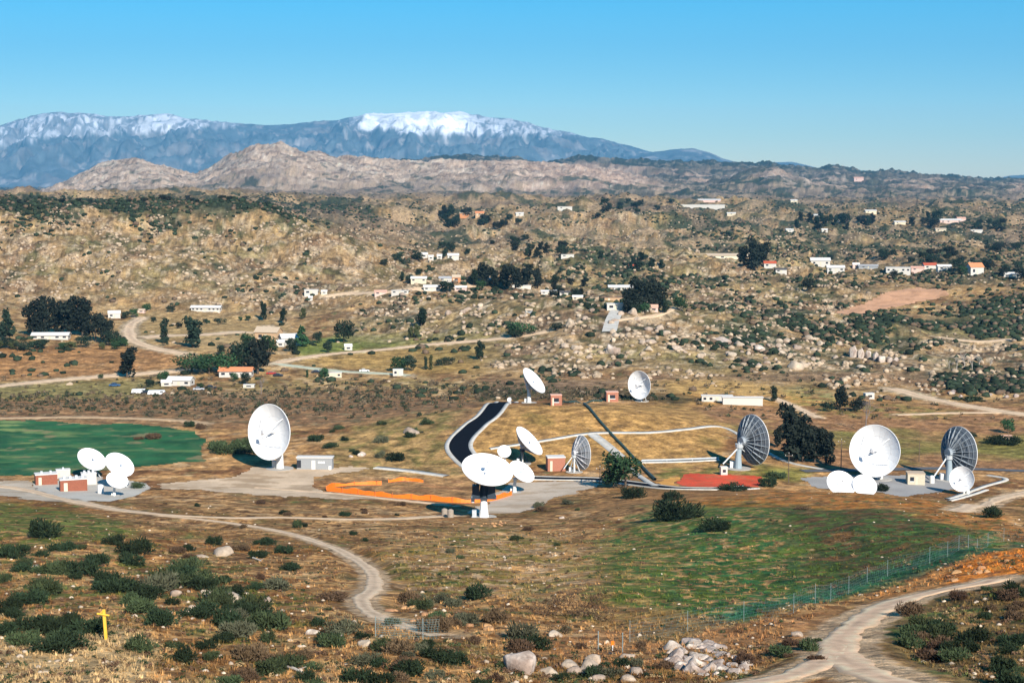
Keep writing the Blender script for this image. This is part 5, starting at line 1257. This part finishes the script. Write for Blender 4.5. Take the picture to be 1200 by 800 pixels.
e_ = house(466.5, 440, 12, 8, 'white blue camper in front of the twin round trees', 'white', 'white', 'flat', 4, .5, 2, cat='camper', name='camper')
# ---------------- trees ----------------
TS = [
 (8,399,40,'pine','dark',.95,'dark conifer at the left edge'),(38,393,41,'tall','black',1.1,'tall dark tree first from left in the dark grove'),
 (52,393,47,'tall','black',1.0,'tallest dark tree at the left of the dark grove'),(66,392,43,'tall','black',1.1,'tall dark tree third from left in the dark grove'),
 (82,393,46,'tall','black',1.2,'tall dark tree in the middle of the dark grove'),(97,394,46,'tall','black',1.1,'tall dark tree fifth from left in the dark grove'),
 (112,400,38,'round','black',.95,'rounded dark tree at the right of the dark grove'),(124,402,30,'round','black',.8,'lower dark tree ending the dark grove'),
 (132,405,20,'round','dark',1.1,'round dark tree at the right foot of the dark grove'),(144,405,12,'round','dark',1.0,'small tree right of the dark grove by the road'),
 (149,442,35,'tall','black',1.35,'big ragged dark tree alone beside the farm road'),(193,402,32,'column','dark',1.2,'dark column shaped tree by the farm road loop'),
 (226,407,36,'tall','dark',1.3,'tall ragged tree with pale trunk right of the column tree'),(192,405,10,'round','dark',1.1,'small dark tree below the column tree'),
 (403,401,29,'round','dark',.9,'dark bushy tree on the green strip in the middle'),(354,406,26,'pine','green',1.2,'green pointed tree behind the white farm house'),
 (371,402,14,'round','dark',1.0,'small dark tree right of the pointed green tree'),(384,413,16,'round','dark',.95,'round dark tree left of the small white shed'),
 (341,412,18,'round','dark',.9,'dark tree in front of the white farm house'),
 (225,436,26,'low','green',1.5,'broad green tree at the left end of the round tree group'),(245,438,26,'low','green',1.4,'second broad green tree in the round tree group'),
 (266,437,28,'low','green',1.4,'middle broad green tree above the salmon roof'),(285,436,36,'round','dark',1.1,'tall dark tree above the salmon roof'),
 (302,438,42,'tall','black',1.2,'nearly black tree at the right end of the salmon roof'),(314,416,26,'round','green',1.1,'green tree top behind the black tree'),
 (293,412,22,'round','green',1.0,'green tree at the back of the round tree group'),(259,415,13,'round','dark',1.0,'dark tree at the back left of the round tree group'),
 (275,447,12,'round','green',1.0,'small green tree right below the salmon roof'),(289,450,14,'round','dark',1.2,'dark green shrub tree at the right of the salmon roof'),
 (468,435,20,'round','green',1.1,'left one of the twin round green trees'),(478,434,20,'round','dark',1.2,'right one of the twin round green trees'),
 (499,433,17,'column','dark',.9,'thin dark columnar tree right of the twin trees'),(505,433,19,'column','olive',.9,'thin olive columnar tree right of the twin trees'),
 (523,428,12,'low','dark',1.5,'low broad dark tree right of the columnar pair'),(563,421,22,'tall','dark',1.0,'dark tree beside the rocks below the knoll'),
 (494,382,22,'tall','dark',1.3,'dark tree on the knoll above the green strip'),(481,396,14,'tall','olive',1.0,'grey olive tree at the left foot of the knoll'),
 (489,395,16,'tall','olive',1.0,'second grey olive tree at the foot of the knoll'),(600,396,18,'tall','dark',1.0,'dark tree at the end of the long straight road'),
 (309,375,22,'tall','dark',.8,'slim dark tree on the left of the hillside pair'),(332,378,18,'tall','dark',.9,'slim dark tree on the right of the hillside pair'),
 (355,374,14,'tall','olive',1.0,'olive tree uphill from the farm houses'),
 (734,366,30,'column','black',1.5,'dark column tree left of the tall central trees'),(748,366,40,'tall','black',1.3,'tallest dark tree of the central group'),
 (762,362,36,'tall','black',1.3,'dark tree second in the central group'),(772,362,30,'tall','black',1.1,'dark tree at the right of the central group'),
 (756,368,14,'round','green',1.3,'bright green tree at the foot of the central group'),(779,367,18,'tall','dark',1.1,'dark tree between the central group and the round one'),
 (797,364,18,'round','green',1.2,'round green tree right of the central group'),(745,368,12,'round','dark',1.2,'low dark tree under the central group'),
 (612,393,18,'low','green',1.4,'dark green tree clump on the rocky slope left'),(604,395,12,'low','dark',1.4,'lower dark tree clump on the rocky slope left'),
 (653,386,10,'low','dark',1.4,'small dark tree clump on the rocky slope above the mound'),
 (555,335,20,'tall','dark',1.2,'first dark tree left in the village grove'),(567,336,28,'tall','black',1.2,'tall dark tree in the village grove'),(579,337,24,'tall','black',1.2,'dark tree in the middle of the village grove'),
 (592,339,30,'tall','black',1.3,'dark tree right of the middle of the village grove'),(604,338,26,'tall','black',1.3,'dark tree right in the village grove'),(617,338,28,'tall','black',1.3,'tall dark tree near the right end of the village grove'),
 (630,338,24,'tall','black',1.2,'dark tree at the right end of the village grove'),(524,343,16,'round','dark',1.3,'dark round tree in front of the village houses'),(563,341,13,'round','green',1.1,'green tree in front of the village grove'),
 (872,312,24,'tall','black',1.2,'dark tree left in the tall clump by the long pale building'),(884,316,36,'tall','black',1.2,'tallest dark tree in the clump by the long pale building'),
 (894,312,28,'tall','black',1.2,'dark tree right in the tall clump by the long pale building'),(947,340,15,'round','black',1.3,'dark tree in front of the right hand village'),
 (973,305,8,'round','dark',1.1,'small dark tree between the white houses of the right village'),(1046,328,12,'round','black',1.1,'dark tree below the white house with dark front'),
 (1122,316,16,'round','dark',1.2,'dark tree left of the bright orange roof'),(1128,322,12,'round','green',1.2,'green tree in front of the bright orange roof'),
 (733,572,44,'round','green',1.25,'large bushy green tree beside the asphalt road at centre'),(719,571,26,'round','green',1.1,'lower green tree at the left of the large bushy tree'),
 (928,540,66,'tall','black',1.15,'tallest dark tree right of the grey lattice dish'),(941,541,54,'tall','black',1.2,'dark tree second in the group right of the lattice dish'),
 (955,542,44,'tall','black',1.2,'dark tree third in the group right of the lattice dish'),(968,544,42,'tall','black',1.1,'dark tree at the right end of the group by the lattice dish'),
 (911,524,26,'tall','black',1.0,'slim dark tree just right of the grey lattice dish'),(907,470,20,'column','dark',1.5,'small dark cypress at the end of the long white building'),
 (985,480,28,'tall','black',1.1,'dark tree left of the hut behind the big right dish'),(1002,482,16,'round','black',1.4,'low dark tree by the hut behind the big right dish'),
 (970,482,14,'round','dark',1.2,'dark tree at the left of the hut behind the big right dish'),(1009,479,12,'round','black',1.4,'dark tree right under the white roofed hut'),
 (1181,508,18,'round','green',1.1,'round green tree at the right edge above the shrubs'),(1138,517,14,'round','dark',1.0,'round dark tree right behind the far right lattice dish'),
 (450,311,9,'round','dark',1.2,'small dark tree at the left of the upper village row'),(464,308,12,'round','dark',1.2,'dark tree second left of the upper village row'),
 (475,311,9,'low','dark',1.3,'low dark tree before the upper village row'),(490,306,12,'round','dark',1.2,'dark tree touching the upper village row'),(521,302,10,'round','dark',1.1,'dark tree within the upper village row'),
 (471,330,12,'tall','dark',1.1,'dark tree left of the village'),(480,331,11,'round','dark',1.1,'dark tree at the left house of the village'),(491,323,9,'round','dark',1.2,'dark tree behind the left village house'),
 (118,443,6,'round','green',1.1,'small green roadside tree'),(176,454,12,'round','dark',1.1,'dark tree left of the white gabled house'),(190,450,16,'round','green',1.1,'green tree at the white gabled house'),
 (235,456,9,'round','green',1.0,'small green tree at the right of the white gabled house'),(380,446,18,'round','green',.8,'green tree at the left end of the cream trailer'),(360,442,10,'column','green',1.2,'thin green tree left of the cream trailer'),
 (172,364,10,'round','green',1.1,'green tree behind the farm road loop'),(147,373,10,'round','dark',1.2,'dark tree right of the small white house'),(156,372,11,'round','green',1.1,'green tree second right of the small white house'),
 (180,378,8,'round','dark',1.0,'small dark tree inside the farm road loop'),(210,385,9,'round','black',1.0,'small black tree left of the ragged pale trunk tree'),(240,380,7,'round','dark',1.0,'small round tree below the long white barn'),
 (259,380,9,'low','dark',1.4,'broad round dark tree below the long white barn'),(282,376,6,'round','green',1.0,'small green tree right of the long white barn'),(291,376,7,'round','green',1.1,'second small green tree right of the long white barn'),
 (200,366,10,'round','dark',1.1,'dark tree left of the long white barn'),
]
for t_ in TS: tree(t_[0], t_[1], t_[2], t_[3], t_[4], t_[5], t_[6])
TZ = [([(-10,407),(150,406),(150,411),(-10,413)], 14, (9,15), ('round','low'), ('dark','olive','green'), 'tree in the low hedge before the dark grove'),
 ([(935,258),(1030,262),(1020,272),(930,268)], 18, (8,13), ('round','tall'), ('black','dark'), 'dark tree in the far right row on the plain'),
 ([(1065,256),(1100,256),(1100,272),(1065,272)], 6, (8,15), ('tall','round'), ('black','dark'), 'dark tree left of the yellow cream house'),
 ([(1130,262),(1180,260),(1180,272),(1135,270)], 10, (6,10), ('round',), ('black','dark'), 'dark tree right of the yellow cream house'),
 ([(510,252),(545,244),(550,262),(520,272)], 10, (7,14), ('round','tall'), ('black','dark'), 'dark tree beside the orange tan far house'),
 ([(560,256),(600,250),(610,262),(565,275)], 8, (6,11), ('round',), ('black','dark'), 'dark tree right of the orange tan far house'),
 ([(700,238),(790,238),(790,254),(700,256)], 14, (6,10), ('round',), ('black','dark'), 'dark tree left of the long greenhouse'),
 ([(600,290),(670,292),(670,302),(600,302)], 12, (8,14), ('tall','round'), ('black','dark'), 'dark tree on the rocky hill above the village grove'),
 ([(640,335),(700,330),(700,350),(650,352)], 9, (8,13), ('round','tall'), ('black','dark'), 'dark tree by the row of houses below the village grove'),
 ([(1020,300),(1200,290),(1200,306),(1050,310)], 20, (7,12), ('round','low'), ('black','dark'), 'dark tree behind the right hand village'),
 ([(1150,315),(1200,312),(1200,330),(1150,330)], 6, (8,14), ('round',), ('black','dark'), 'dark tree right of the bright orange roof'),
 ([(700,296),(780,300),(780,320),(690,315)], 8, (7,12), ('round','tall'), ('dark',), 'dark tree around the small red roofed house'),
 ([(20,236),(290,232),(290,237),(20,241)], 16, (4,7), ('low','round'), ('black',), 'dark tree on the far horizon strip under the brown hill'),
 ([(430,296),(560,285),(640,275),(560,300)], 8, (6,10), ('round',), ('dark',), 'dark tree above the upper village row')]
for i, (poly, n, (h0, h1), kinds, shades, lab) in enumerate(TZ):
    pts = sorted(rnd_pts(poly, n, 1300+i, 5))
    for q, (x, y) in enumerate(pts):
        k_ = random.choice(kinds)
        tree(x, y, random.uniform(h0, h1), k_, random.choice(shades), random.uniform(1.1, 1.5), ORD[q]+' '+lab+', counted from the left', lab+' group', ymin=300)
for i, (x, y, h) in enumerate([(1121,433,20),(1130,432,22),(1139,433,19),(1147,432,21),(1160,433,15),(1112,432,14)]):
    bare_tree(x, y, h, ORD[i]+' leafless white trunked tree in the row at the right, from the left', 'leafless white trees', True, i+3)
bare_tree(1014, 506, 44, 'tall grey leafless tree behind the big right dish', None, False, 11)
bare_tree(306, 462, 24, 'grey leafless tree below the salmon roofed house', None, False, 12)
# ---------------- poles, fences, signs ----------------
M_pole = mat('pole_wood', (.12,.085,.06), .9, vary=.25)
def pole(px, py, hpx, label, arm=True):
    p = at(px, py); h = height_px(p, hpx); e = empty('utility_pole', p); tag(e, label, 'utility pole')
    m = MB(); m.cyl((0,0,-.5), (0,0,h), .17, .11, 8); m.build('pole', M_pole, e)
    if arm:
        m = MB(); m.box(-1.2, 1.2, -.08, .08, h-.9, h-.7); m.build('crossarm', M_pole, e)
        im = MB(); im.cyl((0,0,0), (0,0,.28), .07, .05, 6); ime = im.mesh('insulator', M_trim)
        for x in (-1.05, 0.0, 1.05): link('insulator', ime, e, (x, 0, h-.7 if x else h))
pole(924, 566, 36, 'dark utility pole in front of the tall dark trees'); pole(985.5, 550, 36, 'utility pole between the dark trees and the big right dish')
pole(1077, 541, 26, 'pale post standing between the two tall right dishes', False); pole(703, 566, 20, 'lamp post beside the asphalt road left of the bushy tree')
def fence(pts, hgt, label, every=3.0, mesh='wire', colr=(.16,.27,.27), name='chain_link_fence', ymin=110, step=.5, thick=.02, hz_=9):
    W = []
    for q in pts:
        p = at(q[0], q[1], ymin)
        if p is not None: W.append(p)
    ln = catmull(W, step); ln = [Vector((p.x, p.y, ground(p.x, p.y))) for p in ln]
    e = empty(name, ln[0]); tag(e, label, 'fence'); o0 = ln[0]
    mm = mat('fence_'+name, colr, .6, vary=.15); m = MB()
    if mesh == 'wire':
        for k in range(hz_):
            z = .08+(hgt-.1)*k/(hz_-1)
            for a, b in zip(ln[:-1:2], ln[2::2]): m.cyl(a-o0+Vector((0,0,z)), b-o0+Vector((0,0,z)), thick, thick, 3, caps=False)
        for a, b in zip(ln[:-1], ln[1:]):
            m.cyl(a-o0, b-o0+Vector((0,0,hgt)), thick*.8, thick*.8, 3, caps=False); m.cyl(b-o0, a-o0+Vector((0,0,hgt)), thick*.8, thick*.8, 3, caps=False)
        tag(m.build('wire_mesh', mm, e), kind='stuff')
    else:
        for a, b in zip(ln[:-1], ln[1:]):
            s0 = .9*hgt*(float(noise(np.array([b.x*.25]), np.array([b.y*.25]), 9)[0])-float(noise(np.array([a.x*.25]), np.array([a.y*.25]), 9)[0]))*.5; hgt_ = hgt*(.85+.45*float(noise(np.array([a.x*.25]), np.array([a.y*.25]), 9)[0])); m.add([a-o0+Vector((0,0,.02)), b-o0+Vector((0,0,.02)), b-o0+Vector((0,.38,hgt_+s0)), a-o0+Vector((0,.34,hgt_))], [(0,1,2,3)])
            m.add([a-o0+Vector((0,.06,.02)), b-o0+Vector((0,.06,.02)), b-o0+Vector((0,.44,hgt_+s0)), a-o0+Vector((0,.40,hgt_))], [(3,2,1,0)])
        m.build('netting', mm, e)
    pm = MB(); pm.cyl((0,0,-.3), (0,0,hgt+.12), thick*2.2+.012, thick*2.2+.012, 6); pme = pm.mesh('fence_post', mat('post_steel', (.20,.25,.25), .6, vary=.1) if mesh == 'wire' else mat('post_orange', (.5,.16,.05), .8)); acc = 0
    for a, b in zip(ln[:-1], ln[1:]):
        if acc == 0 or acc >= every: link('fence_post', pme, e, a-o0); acc = 0.001
        acc += (b-a).length
    return e
fence([(738,752),(775,746),(814,738),(860,731),(930,718),(985,698),(1040,675),(1100,655),(1160,638),(1210,632)], 2.2, 'thin grey green chain link fence below the green slope', 8, thick=.007, step=.9, hz_=7)
fence([(440,747),(490,749),(515,748)], 2.0, 'short chain link fence among shrubs left of centre bottom', 4.5, thick=.013)
OR = (.80,.17,.012)
fence([(383,575),(420,579),(460,583),(500,586),(540,589),(575,587),(600,580)], 1.5, 'long bright orange barrier netting along the sandy yard', 6, 'net', OR, 'barrier_netting', thick=.03, step=1.2)
fence([(382,574),(396,570),(425,568),(447,568)], 1.3, 'orange barrier netting closing the left loop', 6, 'net', OR, 'barrier_netting', thick=.03, step=1.2)
fence([(455,565),(475,563),(496,565)], 1.1, 'short far piece of orange barrier netting', 6, 'net', OR, 'barrier_netting', thick=.03, step=1.2)
# cable pipe running down the mound
def pipe(pts, r, label, m_, zoff=.5, every=8):
    W = catmull([at(a, b, 400) for a, b in pts], 2.0); W = [Vector((p.x, p.y, ground(p.x, p.y)+zoff)) for p in W]
    e = empty('cable_duct', W[0]); tag(e, label, 'cable duct'); m = MB()
    for a, b in zip(W[:-1], W[1:]): m.cyl(a-W[0], b-W[0], r, r, 6, caps=False)
    m.build('duct', m_, e); sm = MB(); sm.box(-.15, .15, -.15, .15, -zoff-.3, 0); sme = sm.mesh('support', M_conc)
    for k in range(0, len(W), max(1, int(every/2))): link('support', sme, e, W[k]-W[0])
M_duct = mat('duct_green', (.035,.07,.06), .6, vary=.15)
pipe([(684,474),(697,487),(715,508),(735,529),(752,547),(768,563)], .42, 'dark green cable duct running down the mound slope', M_duct)
pipe([(660,472),(672,472),(690,472),(706,471)], .35, 'dark green cable duct along the top edge of the mound', M_duct)
pipe([(752,541),(790,540),(842,538)], .3, 'long pale cable duct leading to the grey lattice dish', M_steel)
# yellow marker post with a cross arm
p = at(124.5, 749); h = height_px(p, 37); e = empty('marker_post', p); tag(e, 'yellow wooden marker post with a short cross arm among shrubs', 'marker post')
My = mat('yellow_paint', (.72,.42,.05), .7, vary=.12)
m = MB(); m.box(-.13, .13, -.1, .1, -.4, h); m.build('post', My, e); e.rotation_euler = (0, math.radians(-3), 0)
m = MB(); m.cyl((-.62, -.13, h-.32), (.5, -.13, h-.55), .09, .09, 8); m.build('cross_arm', My, e)
m = MB(); m.cyl((-.4, -.2, h-.38), (-.02, -.14, h-.05), .05, .05, 8); m.build('brace', My, e)
# small marker signs by the fence
p = at(717.5, 764); e = empty('warning_marker', p); tag(e, 'small white and orange marker leaning by a gate post', 'marker')
m = MB(); m.cyl((0,0,-.2), (.05,0,.95), .05, .05, 6); m.build('stake', M_trim, e); m = MB(); m.box(-.14, .18, -.06, -.01, .75, 1.15); m.build('orange_flag', mat('orange_paint', OR, .6), e)
for x, y, lb in ((729.5, 764, 'thin grey gate post right of the orange marker'), (701, 762, 'thin grey gate post left of the orange marker')):
    p = at(x, y); m = MB(); m.cyl((0,0,-.3), (0,0,1.9), .05, .05, 6); m.cyl((0,0,1.9), (0,0,1.98), .07, .03, 6); o = m.build('gate_post', mat('post_steel', (.42,.48,.48)), None); o.location = p; tag(o, lb, 'post')
p = at(716, 766); m = MB(); m.cyl((-.2,0,.1), (1.6,-.9,.12), .07, .06, 7); m.cyl((.5,-.35,.14), (.7,-.1,.4), .03, .02, 5); o = m.build('dark_pipe', M_dark); o.location = p; tag(o, 'dark pole lying on the ground beside the orange marker', 'pole')
def log(px, py, ln, yaw, label, m_=None):
    p = at(px, py); m = MB(); m.cyl((-ln/2,0,.15), (0,.05,.2), .16, .14, 8); m.cyl((0,.05,.2), (ln/2,0,.12), .14, .08, 8); m.cyl((ln*.1,0,.2), (ln*.3,.4,.6), .06, .03, 6)
    o = m.build('fallen_log', m_ or M_pale); o.location = p; o.rotation_euler = (0, 0, math.radians(yaw)); tag(o, label, 'log')
log(303, 657, 4.2, -55, 'white fallen log on the dry slope left of the winding track'); log(45, 793, 3.0, -50, 'bleached log at the bottom left') if False else None
log(345, 786, 4.0, -50, 'pale fallen log in the dry grass at the bottom left of centre')
# white barrels and tanks beside the dishes
for x, y, r, h_, lb in ((118, 578, .9, 2.4, 'small white tank left of the small front dish by the green field'), (1092, 566, .8, 2.2, 'white tank at the foot of the far right lattice dish'), (521, 605, .8, 1.9, 'pale tank left of the big front pedestal'), (528, 606, .8, 1.9, 'second pale tank beside the big front pedestal')):
    p = at(x, y, 300); m = MB(); m.cyl((0,0,0), (0,0,h_), r, r, 14); m.cyl((0,0,h_), (0,0,h_+.3), r, r*.4, 14); o = m.build('storage_tank', M_conc if x != 521 and x != 528 else mat('tank_tan', (.30,.25,.20), .8, vary=.2)); o.location = p; tag(o, lb, 'tank')
